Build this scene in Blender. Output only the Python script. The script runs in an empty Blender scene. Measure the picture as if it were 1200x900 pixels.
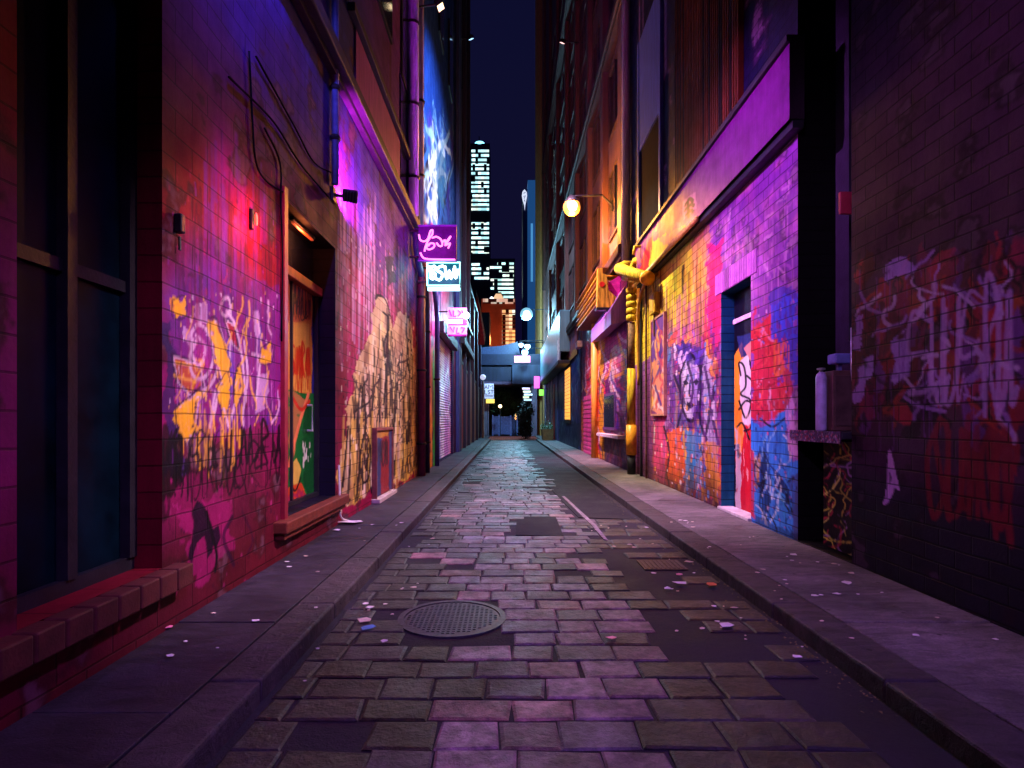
import bpy, bmesh, math, random
import numpy as np
from mathutils import Vector, Matrix

R = math.radians
SC = bpy.context.scene
COL = SC.collection

# ------------------------------------------------------------------ camera, sky, moon, exposure
F, CX, CY, H = 680.0, 596.0, 492.0, 1.65        # focal length / vanishing point of the 1200x900 photograph, eye height
cam = bpy.data.cameras.new('camera'); camo = bpy.data.objects.new('camera', cam); COL.objects.link(camo)
camo.location = (0, 0, H); camo.rotation_euler = (R(90), 0, 0)
cam.sensor_width = 36; cam.lens = F / 1200 * 36
cam.shift_x = (600 - CX) / 1200; cam.shift_y = (CY - 450) / 1200
cam.clip_start = 0.05; cam.clip_end = 3000
SC.camera = camo

W = bpy.data.worlds.new('World'); SC.world = W; W.use_nodes = True
nt = W.node_tree; nt.nodes.clear()
sky = nt.nodes.new('ShaderNodeTexSky'); sky.sky_type = 'NISHITA'; sky.sun_disc = False
sky.sun_elevation = R(-3); sky.sun_rotation = R(200)
b1 = nt.nodes.new('ShaderNodeBackground'); b1.inputs[1].default_value = 0.05
nt.links.new(sky.outputs[0], b1.inputs[0])
b2 = nt.nodes.new('ShaderNodeBackground'); b2.inputs[0].default_value = (0.0016, 0.0016, 0.021, 1); b2.inputs[1].default_value = 1.0
ad = nt.nodes.new('ShaderNodeAddShader'); wo = nt.nodes.new('ShaderNodeOutputWorld')
nt.links.new(b1.outputs[0], ad.inputs[0]); nt.links.new(b2.outputs[0], ad.inputs[1]); nt.links.new(ad.outputs[0], wo.inputs[0])

sl = bpy.data.lights.new('moon', 'SUN'); sl.energy = 0.01; sl.angle = R(0.5); sl.color = (0.7, 0.75, 1)
so = bpy.data.objects.new('moon', sl); COL.objects.link(so); so.rotation_euler = (R(35), R(10), 0)

SC.view_settings.view_transform = 'Standard'; SC.view_settings.look = 'None'
SC.view_settings.exposure = 0.0; SC.view_settings.gamma = 1.0
SC.cycles.use_denoising = True
SC.cycles.max_bounces = 6; SC.cycles.diffuse_bounces = 3; SC.cycles.glossy_bounces = 3
SC.cycles.sample_clamp_indirect = 4.0
SC.cycles.caustics_reflective = False; SC.cycles.caustics_refractive = False

# ------------------------------------------------------------------ measuring helpers
XL, XR = -2.5, 3.65                                # the two building lines of the alley
KL, KR, KH = -1.45, 2.20, 0.12                     # kerb faces, kerb height
def ly(px, X=XL): return -X * F / (CX - px)
def ry(px, X=XR): return X * F / (px - CX)
def zz(py, y): return H + (CY - py) / F * y
def PL(px, py, X=XL): y = ly(px, X); return (y, zz(py, y))
def PR(px, py, X=XR): y = ry(px, X); return (y, zz(py, y))
def xx(px, y): return (px - CX) / F * y
def lin(r, g=None, b=None):
    if g is None: r, g, b = r
    f = lambda v: (v / 255 / 12.92) if v <= 10 else (((v / 255 + 0.055) / 1.055) ** 2.4)
    return np.array((f(r), f(g), f(b)), dtype=np.float32)

# ------------------------------------------------------------------ object helpers
def thing(name, label, cat, loc=(0, 0, 0), group=None):
    o = bpy.data.objects.new(name, None); COL.objects.link(o); o.location = loc; o.empty_display_size = 0.2
    o['label'] = label; o['category'] = cat
    if group: o['group'] = group
    return o
def tag(o, label, cat, group=None, kind=None):
    o['label'] = label; o['category'] = cat
    if group: o['group'] = group
    if kind: o['kind'] = kind
    return o
def par(o, p):
    """parent without moving: an Empty root stands at its base, meshes are laid out in place"""
    if p is not None:
        o.parent = p
        o.matrix_parent_inverse = Matrix.Translation(-p.location)
    return o
def structure(o): o['kind'] = 'structure'; return o

class MB:
    """collects shapes, builds ONE mesh object"""
    def __init__(s): s.v = []; s.f = []; s.c = None
    def add(s, vs, fs):
        n = len(s.v); s.v += [tuple(v) for v in vs]; s.f += [tuple(i + n for i in f) for f in fs]; return s
    def box(s, x0, x1, y0, y1, z0, z1, bev=0.0):
        x0, x1 = min(x0, x1), max(x0, x1); y0, y1 = min(y0, y1), max(y0, y1); z0, z1 = min(z0, z1), max(z0, z1)
        if bev <= 0:
            return s.add([(x0,y0,z0),(x1,y0,z0),(x1,y1,z0),(x0,y1,z0),(x0,y0,z1),(x1,y0,z1),(x1,y1,z1),(x0,y1,z1)],
                  [(0,3,2,1),(4,5,6,7),(0,1,5,4),(1,2,6,5),(2,3,7,6),(3,0,4,7)])
        b = min(bev, (x1-x0)*.45, (y1-y0)*.45, (z1-z0)*.45)
        bm = bmesh.new(); bmesh.ops.create_cube(bm, size=1)
        bmesh.ops.scale(bm, vec=(x1-x0, y1-y0, z1-z0), verts=bm.verts)
        bmesh.ops.translate(bm, vec=((x0+x1)/2, (y0+y1)/2, (z0+z1)/2), verts=bm.verts)
        bmesh.ops.bevel(bm, geom=list(bm.edges), offset=b, segments=2, affect='EDGES', profile=0.5)
        bm.verts.index_update()
        s.add([v.co[:] for v in bm.verts], [[v.index for v in f.verts] for f in bm.faces]); bm.free(); return s
    def prism(s, pts, axis, a, b):
        """polygon pts in the plane across axis ('x','y','z'), from a to b"""
        n = len(pts)
        def mk(p, t): return (t, p[0], p[1]) if axis == 'x' else ((p[0], t, p[1]) if axis == 'y' else (p[0], p[1], t))
        vs = [mk(p, a) for p in pts] + [mk(p, b) for p in pts]
        fs = [tuple(range(n)), tuple(range(2*n-1, n-1, -1))] + [(i, n+i, n+(i+1) % n, (i+1) % n) for i in range(n)]
        return s.add(vs, fs)
    def tube(s, pts, r, n=10, caps=True):
        pts = [Vector(p) for p in pts]; m = len(pts)
        rs = r if isinstance(r, (list, tuple)) else [r] * m
        t0 = (pts[1] - pts[0]).normalized()
        up = Vector((0, 0, 1)) if abs(t0.z) < 0.9 else Vector((1, 0, 0))
        nrm = (up - t0 * up.dot(t0)).normalized(); vs = []
        for i, p in enumerate(pts):
            if i == 0: t = t0
            elif i == m - 1: t = (pts[i] - pts[i-1]).normalized()
            else: t = ((pts[i+1] - pts[i]).normalized() + (pts[i] - pts[i-1]).normalized()).normalized()
            nrm = (nrm - t * nrm.dot(t)).normalized(); bi = t.cross(nrm)
            for k in range(n):
                a = 2 * math.pi * k / n
                vs.append(p + nrm * (math.cos(a) * rs[i]) + bi * (math.sin(a) * rs[i]))
        fs = [(i*n+k, i*n+(k+1) % n, (i+1)*n+(k+1) % n, (i+1)*n+k) for i in range(m-1) for k in range(n)]
        if caps: fs += [tuple(range(n-1, -1, -1)), tuple(range((m-1)*n, m*n))]
        return s.add(vs, fs)
    def cyl(s, a, b, r, n=16, r2=None): return s.tube([a, b], [r, r if r2 is None else r2], n)
    def lathe(s, prof, c, n=20):
        """prof: (r, z) going up, about a vertical axis at c"""
        vs = [(c[0] + r*math.cos(2*math.pi*k/n), c[1] + r*math.sin(2*math.pi*k/n), c[2] + z) for r, z in prof for k in range(n)]
        m = len(prof)
        fs = [(i*n+k, i*n+(k+1) % n, (i+1)*n+(k+1) % n, (i+1)*n+k) for i in range(m-1) for k in range(n)]
        fs += [tuple(range(n-1, -1, -1)), tuple(range((m-1)*n, m*n))]
        return s.add(vs, fs)
    def ball(s, c, r, n=14, sq=(1, 1, 1)):
        prof = [(max(1e-3, math.sin(math.pi*i/n)), -math.cos(math.pi*i/n)) for i in range(n+1)]
        vs = [(c[0] + r*sq[0]*p*math.cos(2*math.pi*k/n), c[1] + r*sq[1]*p*math.sin(2*math.pi*k/n), c[2] + r*sq[2]*z) for p, z in prof for k in range(n)]
        fs = [(i*n+k, i*n+(k+1) % n, (i+1)*n+(k+1) % n, (i+1)*n+k) for i in range(n) for k in range(n)]
        return s.add(vs, fs)
    def build(s, name, mat, parent=None, smooth=False, cols=None):
        me = bpy.data.meshes.new(name); me.from_pydata(s.v, [], s.f); me.update()
        if mat: me.materials.append(mat)
        if smooth: me.polygons.foreach_set('use_smooth', [True] * len(me.polygons))
        if cols is not None:
            at = me.color_attributes.new('Col', 'FLOAT_COLOR', 'POINT')
            a = np.ones((len(s.v), 4), np.float32); a[:, :3] = cols; at.data.foreach_set('color', a.ravel())
        o = bpy.data.objects.new(name, me); COL.objects.link(o); par(o, parent)
        return o

def lamp(name, kind, loc, power, color, radius=0.1, target=None, cone=90, blend=0.6, parent=None):
    l = bpy.data.lights.new(name, kind); l.energy = power; l.color = color
    if kind in ('POINT', 'SPOT'): l.shadow_soft_size = radius
    if kind == 'SPOT': l.spot_size = R(cone); l.spot_blend = blend
    o = bpy.data.objects.new(name, l); COL.objects.link(o); o.location = loc
    if target is not None:
        o.rotation_euler = (Vector(target) - Vector(loc)).to_track_quat('-Z', 'Y').to_euler()
    par(o, parent); return o

# ------------------------------------------------------------------ materials
MATS = {}
def nodes(name):
    m = bpy.data.materials.new(name); m.use_nodes = True; t = m.node_tree; t.nodes.clear()
    out = t.nodes.new('ShaderNodeOutputMaterial'); p = t.nodes.new('ShaderNodeBsdfPrincipled'); t.links.new(p.outputs[0], out.inputs[0])
    return m, t, p, out
def N(t, typ, **kw):
    n = t.nodes.new(typ)
    for k, v in kw.items():
        if k in n.inputs: n.inputs[k].default_value = v
        else: setattr(n, k, v)
    return n
def ramp(t, fac, stops):
    r = t.nodes.new('ShaderNodeValToRGB'); e = r.color_ramp.elements
    while len(e) < len(stops): e.new(0.5)
    for i, (p, c) in enumerate(stops): e[i].position = p; e[i].color = (*c, 1) if len(c) == 3 else c
    t.links.new(fac, r.inputs[0]); return r
def simple(name, col, rough=0.6, metal=0.0, scale=6.0, var=0.35, bump=0.15, spec=0.3, streak=False):
    if name in MATS: return MATS[name]
    m, t, p, out = nodes(name)
    tc = t.nodes.new('ShaderNodeTexCoord'); mp = t.nodes.new('ShaderNodeMapping'); t.links.new(tc.outputs['Object'], mp.inputs[0])
    if streak: mp.inputs['Scale'].default_value = (3.0, 3.0, 0.35)
    n = N(t, 'ShaderNodeTexNoise', Scale=scale, Detail=6.0, Roughness=0.6); t.links.new(mp.outputs[0], n.inputs['Vector'])
    c = np.array(col, float)
    r = ramp(t, n.outputs[0], [(0.3, tuple(c * (1 - var))), (0.7, tuple(np.minimum(c * (1 + var), 1)))])
    t.links.new(r.outputs[0], p.inputs['Base Color'])
    p.inputs['Roughness'].default_value = rough; p.inputs['Metallic'].default_value = metal
    p.inputs['Specular IOR Level'].default_value = spec
    n2 = N(t, 'ShaderNodeTexNoise', Scale=scale * 6, Detail=4.0); t.links.new(tc.outputs['Object'], n2.inputs['Vector'])
    b = N(t, 'ShaderNodeBump', Strength=bump, Distance=0.02); t.links.new(n2.outputs[0], b.inputs['Height']); t.links.new(b.outputs[0], p.inputs['Normal'])
    MATS[name] = m; return m
def glow(name, col, strength):
    if name in MATS: return MATS[name]
    m, t, p, out = nodes(name)
    p.inputs['Base Color'].default_value = (*[min(1, c) for c in col], 1); p.inputs['Roughness'].default_value = 0.3
    p.inputs['Emission Color'].default_value = (*col, 1); p.inputs['Emission Strength'].default_value = strength
    MATS[name] = m; return m
def painted(name, brick=True, bw=0.42, rh=0.165, rough=0.5, bump=0.6, grime=0.3, mortar=0.35, axis='x', spec=0.12, ms=0.012):
    """paint colour comes from the mesh's Col attribute (the graffiti itself); bricks, mortar joints and grime are procedural"""
    m, t, p, out = nodes(name); L = t.links.new
    at = t.nodes.new('ShaderNodeAttribute'); at.attribute_name = 'Col'
    tc = t.nodes.new('ShaderNodeTexCoord'); sx = t.nodes.new('ShaderNodeSeparateXYZ'); L(tc.outputs['Object'], sx.inputs[0])
    cb = t.nodes.new('ShaderNodeCombineXYZ'); L(sx.outputs['Y' if axis == 'x' else 'X'], cb.inputs[0]); L(sx.outputs['Z' if axis != 'z' else 'Y'], cb.inputs[1])
    nz = N(t, 'ShaderNodeTexNoise', Scale=2.3, Detail=8.0, Roughness=0.65); L(tc.outputs['Object'], nz.inputs['Vector'])
    fine = N(t, 'ShaderNodeTexNoise', Scale=38.0, Detail=5.0, Roughness=0.7); L(tc.outputs['Object'], fine.inputs['Vector'])
    mps = t.nodes.new('ShaderNodeMapping'); mps.inputs['Scale'].default_value = (4, 4, 0.28); L(tc.outputs['Object'], mps.inputs[0])
    st = N(t, 'ShaderNodeTexNoise', Scale=3.0, Detail=6.0, Roughness=0.7); L(mps.outputs[0], st.inputs['Vector'])
    gr = ramp(t, nz.outputs[0], [(0.25, (1 - grime,) * 3), (0.6, (1, 1, 1))])
    sr = ramp(t, st.outputs[0], [(0.3, (1 - grime * .8,) * 3), (0.62, (1, 1, 1))])
    fr = ramp(t, fine.outputs[0], [(0.2, (0.8,) * 3), (0.75, (1.0,) * 3)])
    def mul(a, b, f=1.0):
        x = t.nodes.new('ShaderNodeMix'); x.data_type = 'RGBA'; x.blend_type = 'MULTIPLY'; x.inputs[0].default_value = f
        L(a, x.inputs[6]); L(b, x.inputs[7]); return x.outputs[2]
    c = mul(mul(mul(at.outputs['Color'], gr.outputs[0]), sr.outputs[0]), fr.outputs[0])
    h = fine.outputs[0]
    bp = N(t, 'ShaderNodeBump', Strength=0.35, Distance=0.006); L(h, bp.inputs['Height'])
    nrm = bp.outputs[0]
    if brick:
        # a little wander so the courses are not ruler-straight
        wn = N(t, 'ShaderNodeTexNoise', Scale=1.7, Detail=3.0); L(tc.outputs['Object'], wn.inputs['Vector'])
        wv = t.nodes.new('ShaderNodeVectorMath'); wv.operation = 'MULTIPLY_ADD'; wv.inputs[1].default_value = (0.03, 0.03, 0.03)
        L(wn.outputs['Color'], wv.inputs[0]); L(cb.outputs[0], wv.inputs[2])
        br = t.nodes.new('ShaderNodeTexBrick'); br.offset = 0.5
        br.inputs['Scale'].default_value = 1.0; br.inputs['Brick Width'].default_value = bw; br.inputs['Row Height'].default_value = rh
        br.inputs['Mortar Size'].default_value = ms; br.inputs['Mortar Smooth'].default_value = 0.35
        br.inputs['Color1'].default_value = (0.74, 0.74, 0.74, 1); br.inputs['Color2'].default_value = (1, 1, 1, 1); br.inputs['Mortar'].default_value = (mortar,) * 3 + (1,)
        br.inputs['Bias'].default_value = 0.1
        L(wv.outputs[0], br.inputs['Vector'])
        c = mul(c, br.outputs['Color'])
        inv = t.nodes.new('ShaderNodeMath'); inv.operation = 'SUBTRACT'; inv.inputs[0].default_value = 1.0; L(br.outputs['Fac'], inv.inputs[1])
        b2 = N(t, 'ShaderNodeBump', Strength=bump, Distance=0.015); L(inv.outputs[0], b2.inputs['Height']); L(nrm, b2.inputs['Normal'])
        nrm = b2.outputs[0]
    L(c, p.inputs['Base Color']); L(nrm, p.inputs['Normal']); p.inputs['Specular IOR Level'].default_value = spec
    rr = ramp(t, nz.outputs[0], [(0.3, (rough + .15,) * 3), (0.7, (rough - .12,) * 3)]); L(rr.outputs[0], p.inputs['Roughness'])
    MATS[name] = m; return m

BLACK = simple('black_metal', (0.012, 0.012, 0.016), 0.45)
MATTE = simple('matte_black', (.006, .006, .01), .95, spec=.03)
DARK = simple('dark_paint', (0.02, 0.018, 0.03), 0.5)
NAVY = simple('navy_render', (0.03, 0.04, 0.16), 0.6, streak=True)
STEEL = simple('galvanised_steel', (0.4, 0.42, 0.48), 0.35, 0.6)
GLASS = simple('dark_glass', (0.012, 0.018, 0.035), 0.08, bump=0.02, spec=0.8)

# ------------------------------------------------------------------ the paint on the walls
_T = np.random.RandomState(5).rand(64, 64).astype(np.float32)
def vnoise(u, v, seed=0):
    u = u + seed * 17.31; v = v + seed * 9.73
    i = np.floor(u).astype(int); j = np.floor(v).astype(int); fu = u - i; fv = v - j
    fu = fu * fu * (3 - 2 * fu); fv = fv * fv * (3 - 2 * fv)
    a = _T[i % 64, j % 64]; b = _T[(i+1) % 64, j % 64]; c = _T[i % 64, (j+1) % 64]; d = _T[(i+1) % 64, (j+1) % 64]
    return (a*(1-fu)+b*fu)*(1-fv) + (c*(1-fu)+d*fu)*fv
def fbm(u, v, seed=0, o=4):
    s = 0; a = 0.5
    for k in range(o): s = s + a * vnoise(u * 2**k, v * 2**k, seed + k); a *= 0.5
    return s / (1 - 0.5 ** o)
def smooth(pts, n=8):
    p = np.array(pts, float)
    if len(p) < 3: return p
    q = np.vstack([2*p[0]-p[1], p, 2*p[-1]-p[-2]]); out = []
    for i in range(1, len(q) - 2):
        for k in range(n):
            t = k / n
            out.append(0.5*((2*q[i]) + (-q[i-1]+q[i+1])*t + (2*q[i-1]-5*q[i]+4*q[i+1]-q[i+2])*t*t + (-q[i-1]+3*q[i]-3*q[i+1]+q[i+2])*t**3))
    out.append(p[-1]); return np.array(out)
class Canvas:
    def __init__(s, y0, y1, z0, z1, res, base, proj=None):
        s.y0, s.z0, s.res = y0, z0, res; s.ny = int((y1-y0)/res)+1; s.nz = int((z1-z0)/res)+1
        s.a = np.empty((s.nz, s.ny, 3), np.float32); s.a[:] = lin(base); s.P = proj
        s.rng = random.Random(int(y0*100)+7)
    def grid(s, b):
        i0 = max(0, int((b[0]-s.y0)/s.res)); i1 = min(s.ny, int((b[1]-s.y0)/s.res)+2); j0 = max(0, int((b[2]-s.z0)/s.res)); j1 = min(s.nz, int((b[3]-s.z0)/s.res)+2)
        if i1 <= i0 or j1 <= j0: return None
        Y, Z = np.meshgrid(s.y0+np.arange(i0, i1)*s.res, s.z0+np.arange(j0, j1)*s.res)
        return (slice(j0, j1), slice(i0, i1)), Y, Z
    def mix(s, sl, m, c):
        m = m[..., None]; s.a[sl] = s.a[sl]*(1-m) + (c if isinstance(c, np.ndarray) and c.ndim == 3 else lin(c))*m
    def all(s): return s.grid((s.y0, s.y0+s.ny*s.res, s.z0, s.z0+s.nz*s.res))
    def poly(s, pts, c, alpha=1.0, rough=0.04, nf=6.0, holes=0.0, c2=None, px=True):
        q = [s.P(*p) for p in pts] if px else pts
        ys = [p[0] for p in q]; zs = [p[1] for p in q]
        g = s.grid((min(ys)-rough, max(ys)+rough, min(zs)-rough, max(zs)+rough))
        if g is None: return
        sl, Y, Z = g; sd = s.rng.randint(0, 99)
        A = 1 + 0.16 * (ys[0])                                     # paint wanders more along a wall seen at a slant
        yy = Y + (fbm(Y*nf/A, Z*nf, sd)-.5)*2*rough*A; z2 = Z + (fbm(Y*nf/A, Z*nf, sd+31)-.5)*2*rough
        m = np.zeros(Y.shape, bool); n = len(q)
        for k in range(n):
            (ya, za), (yb, zb) = q[k], q[(k+1) % n]
            if za == zb: continue
            cr = ((za > z2) != (zb > z2)) & (yy < (yb-ya)*(z2-za)/(zb-za)+ya); m ^= cr
        m = m.astype(np.float32)*alpha
        if holes > 0: m *= np.clip((fbm(Y*nf*1.5/A, Z*nf*1.5, sd+7)-holes*.6)*9, 0, 1)
        if c2 is not None:
            t = np.clip((Z-min(zs))/(max(zs)-min(zs)+1e-6)+(fbm(Y*2, Z*2, sd+3)-.5)*.5, 0, 1)[..., None]
            c = (lin(c2)*(1-t)+lin(c)*t).astype(np.float32)
        s.mix(sl, m, c)
    def stroke(s, pts, w, c, alpha=1.0, px=True, sm=True, aniso=None, soft=0.25, taper=False):
        q = np.array([s.P(*p) for p in pts] if px else pts, float)
        if sm and len(q) > 2: q = smooth(q)
        if aniso is None: aniso = max(1.0, min(3.0, 0.22*float(q[:, 0].mean())))
        mw = w*1.3; g = s.grid((q[:, 0].min()-mw*aniso, q[:, 0].max()+mw*aniso, q[:, 1].min()-mw, q[:, 1].max()+mw))
        if g is None: return
        sl, Y, Z = g; d = np.full(Y.shape, 9.0, np.float32); i0 = sl[1].start; j0 = sl[0].start
        n = len(q)-1
        for k in range(n):
            (ya, za), (yb, zb) = q[k], q[k+1]
            ww = w*(0.35+0.65*math.sin(math.pi*min(1, (k+1)/(n+1)*1.1))) if taper else w
            a0 = max(0, int((min(ya, yb)-mw*aniso-s.y0)/s.res)-i0); a1 = int((max(ya, yb)+mw*aniso-s.y0)/s.res)+2-i0
            c0 = max(0, int((min(za, zb)-mw-s.z0)/s.res)-j0); c1 = int((max(za, zb)+mw-s.z0)/s.res)+2-j0
            if a1 <= a0 or c1 <= c0: continue
            yy = Y[c0:c1, a0:a1]; z2 = Z[c0:c1, a0:a1]
            if yy.size == 0: continue
            dy, dz = (yb-ya)/aniso, zb-za; L2 = dy*dy+dz*dz+1e-9
            u = (yy-ya)/aniso; v = z2-za; t = np.clip((u*dy+v*dz)/L2, 0, 1)
            dd = np.hypot(u-t*dy, v-t*dz)/(ww*.5)
            d[c0:c1, a0:a1] = np.minimum(d[c0:c1, a0:a1], dd)
        s.mix(sl, np.clip((1+soft*.5-d)/soft, 0, 1).astype(np.float32)*alpha, c)
    def spray(s, p, r, c, alpha=0.8, px=True, ay=1.0):
        y, z = s.P(*p) if px else p
        g = s.grid((y-r*ay*1.6, y+r*ay*1.6, z-r*1.6, z+r*1.6))
        if g is None: return
        sl, Y, Z = g; d = np.hypot((Y-y)/ay, Z-z)/r
        s.mix(sl, (np.exp(-d**2*2.2)*alpha*np.clip(.55+fbm(Y*5, Z*5, int(y*10))*.9, 0, 1)).astype(np.float32), c)
    def drips(s, x0, x1, y0, y1, n, c, w=0.02, lo=0.3, hi=1.5, alpha=0.8):
        for _ in range(n):
            px = s.rng.uniform(x0, x1); py = s.rng.uniform(y0, y1); y, z = s.P(px, py); l = s.rng.uniform(lo, hi)
            pts = [(y+s.rng.uniform(-.01, .01), z-l*k/4) for k in range(5)]
            s.stroke(pts, w*s.rng.uniform(.5, 1.5), c, alpha*s.rng.uniform(.5, 1), px=False, taper=False)
    def tags(s, x0, x1, yt0, yb0, yt1, yb1, n, c, w=0.03, alpha=0.95, slant=0.2):
        """n letter-like looping spray tags in a row between two slanted lines"""
        r = s.rng
        for k in range(n):
            f = (k+r.uniform(-.2, .2)+.5)/n; cx = x0+(x1-x0)*f; hw = abs(x1-x0)/n*r.uniform(.5, .9)
            top = yt0+(yt1-yt0)*f; bot = yb0+(yb1-yb0)*f; hgt = bot-top
            form = r.randint(0, 4); q = []
            if form == 0: q = [(-.8, .9), (-.3, .05), (.1, .9), (.5, .1), (.9, .95)]
            elif form == 1: q = [(.7, .15), (-.5, .1), (-.7, .5), (.6, .55), (.7, .9), (-.6, .95)]
            elif form == 2: q = [(-.6, 1), (-.5, 0), (.6, .2), (-.4, .5), (.8, 1)]
            elif form == 3: q = [(0, 0), (-.9, .4), (-.3, 1), (.7, .7), (.5, .1), (-.2, .3), (.9, 1.1)]
            else: q = [(-.7, .1), (-.5, .9), (.2, .8), (.3, .1), (.5, .9), (1, .8)]
            pts = [(cx+u*hw+(.5-v)*slant*hw+r.uniform(-.15, .15)*hw, top+v*hgt+r.uniform(-.08, .08)*hgt) for u, v in q]
            s.stroke(pts, w*r.uniform(.6, 1.5), c, alpha, taper=r.random() < .5)
    def flow(s, poly, n, cols, w=0.04, seg=5, vert=1.0, alpha=0.9, length=25, amp=5, wig=.9):
        """n wandering, mostly vertical strokes started inside a pixel-space polygon"""
        r = s.rng; xs = [p[0] for p in poly]; ys = [p[1] for p in poly]
        def inside(x, y):
            m = False; k = len(poly)
            for i in range(k):
                (xa, ya), (xb, yb) = poly[i], poly[(i+1) % k]
                if (ya > y) != (yb > y) and x < (xb-xa)*(y-ya)/(yb-ya)+xa: m = not m
            return m
        done = 0; tries = 0
        while done < n and tries < n*20:
            tries += 1; x = r.uniform(min(xs), max(xs)); y = r.uniform(min(ys), max(ys))
            if not inside(x, y): continue
            pts = [(x, y)]; a = r.uniform(-.5, .5)*wig
            for k in range(seg):
                a += r.uniform(-wig, wig); a *= .85; x2 = pts[-1][0]+math.sin(a)*amp; y2 = pts[-1][1]+abs(math.cos(a))*length/seg*vert
                if not inside(x2, y2): break
                pts.append((x2, y2))
            if len(pts) < 3: continue
            s.stroke(pts, w*r.uniform(.5, 1.4), r.choice(cols), alpha*r.uniform(.7, 1)); done += 1
    def splat(s, x0, x1, y0, y1, n, cols, lo=.006, hi=.03, alpha=.9):
        for _ in range(n):
            y, z = s.P(s.rng.uniform(x0, x1), s.rng.uniform(y0, y1)); rr = s.rng.uniform(lo, hi)
            s.stroke([(y, z), (y+.003, z-rr*s.rng.uniform(.2, 2.5))], rr, s.rng.choice(cols), alpha*s.rng.uniform(.5, 1), px=False)
    def chaos(s, poly, n, cols, size=(0.15, 0.6), rough=0.1, alpha=0.85):
        """overlapping rough patches of paint inside a pixel-space polygon"""
        r = s.rng; xs = [p[0] for p in poly]; ys = [p[1] for p in poly]; q = [s.P(*p) for p in poly]
        ya, yb = min(p[0] for p in q), max(p[0] for p in q)
        for _ in range(n):
            x = r.uniform(min(xs), max(xs)); y = r.uniform(min(ys), max(ys)); m = False; k = len(poly)
            for i in range(k):
                (xa, y1), (xb, y2) = poly[i], poly[(i+1) % k]
                if (y1 > y) != (y2 > y) and x < (xb-xa)*(y-y1)/(y2-y1)+xa: m = not m
            if not m: continue
            cy, cz = s.P(x, y); h = r.uniform(*size); wd = h*r.uniform(.25, .7)
            p8 = [(cy+wd*math.cos(a)*r.uniform(.5, 1.2), cz+h*math.sin(a)*r.uniform(.5, 1.2)) for a in [i*math.pi/4 for i in range(8)]]
            p8 = [(min(max(a, ya), yb), b) for a, b in p8]
            s.poly(p8, r.choice(cols), alpha*r.uniform(.6, 1), rough=rough, px=False)
    def sample(s, y, z):
        u = np.clip((y-s.y0)/s.res, 0, s.ny-1.001); v = np.clip((z-s.z0)/s.res, 0, s.nz-1.001)
        i = u.astype(int); j = v.astype(int); fu = (u-i)[:, None]; fv = (v-j)[:, None]
        return (s.a[j, i]*(1-fu)+s.a[j, i+1]*fu)*(1-fv)+(s.a[j+1, i]*(1-fu)+s.a[j+1, i+1]*fu)*fv

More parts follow.
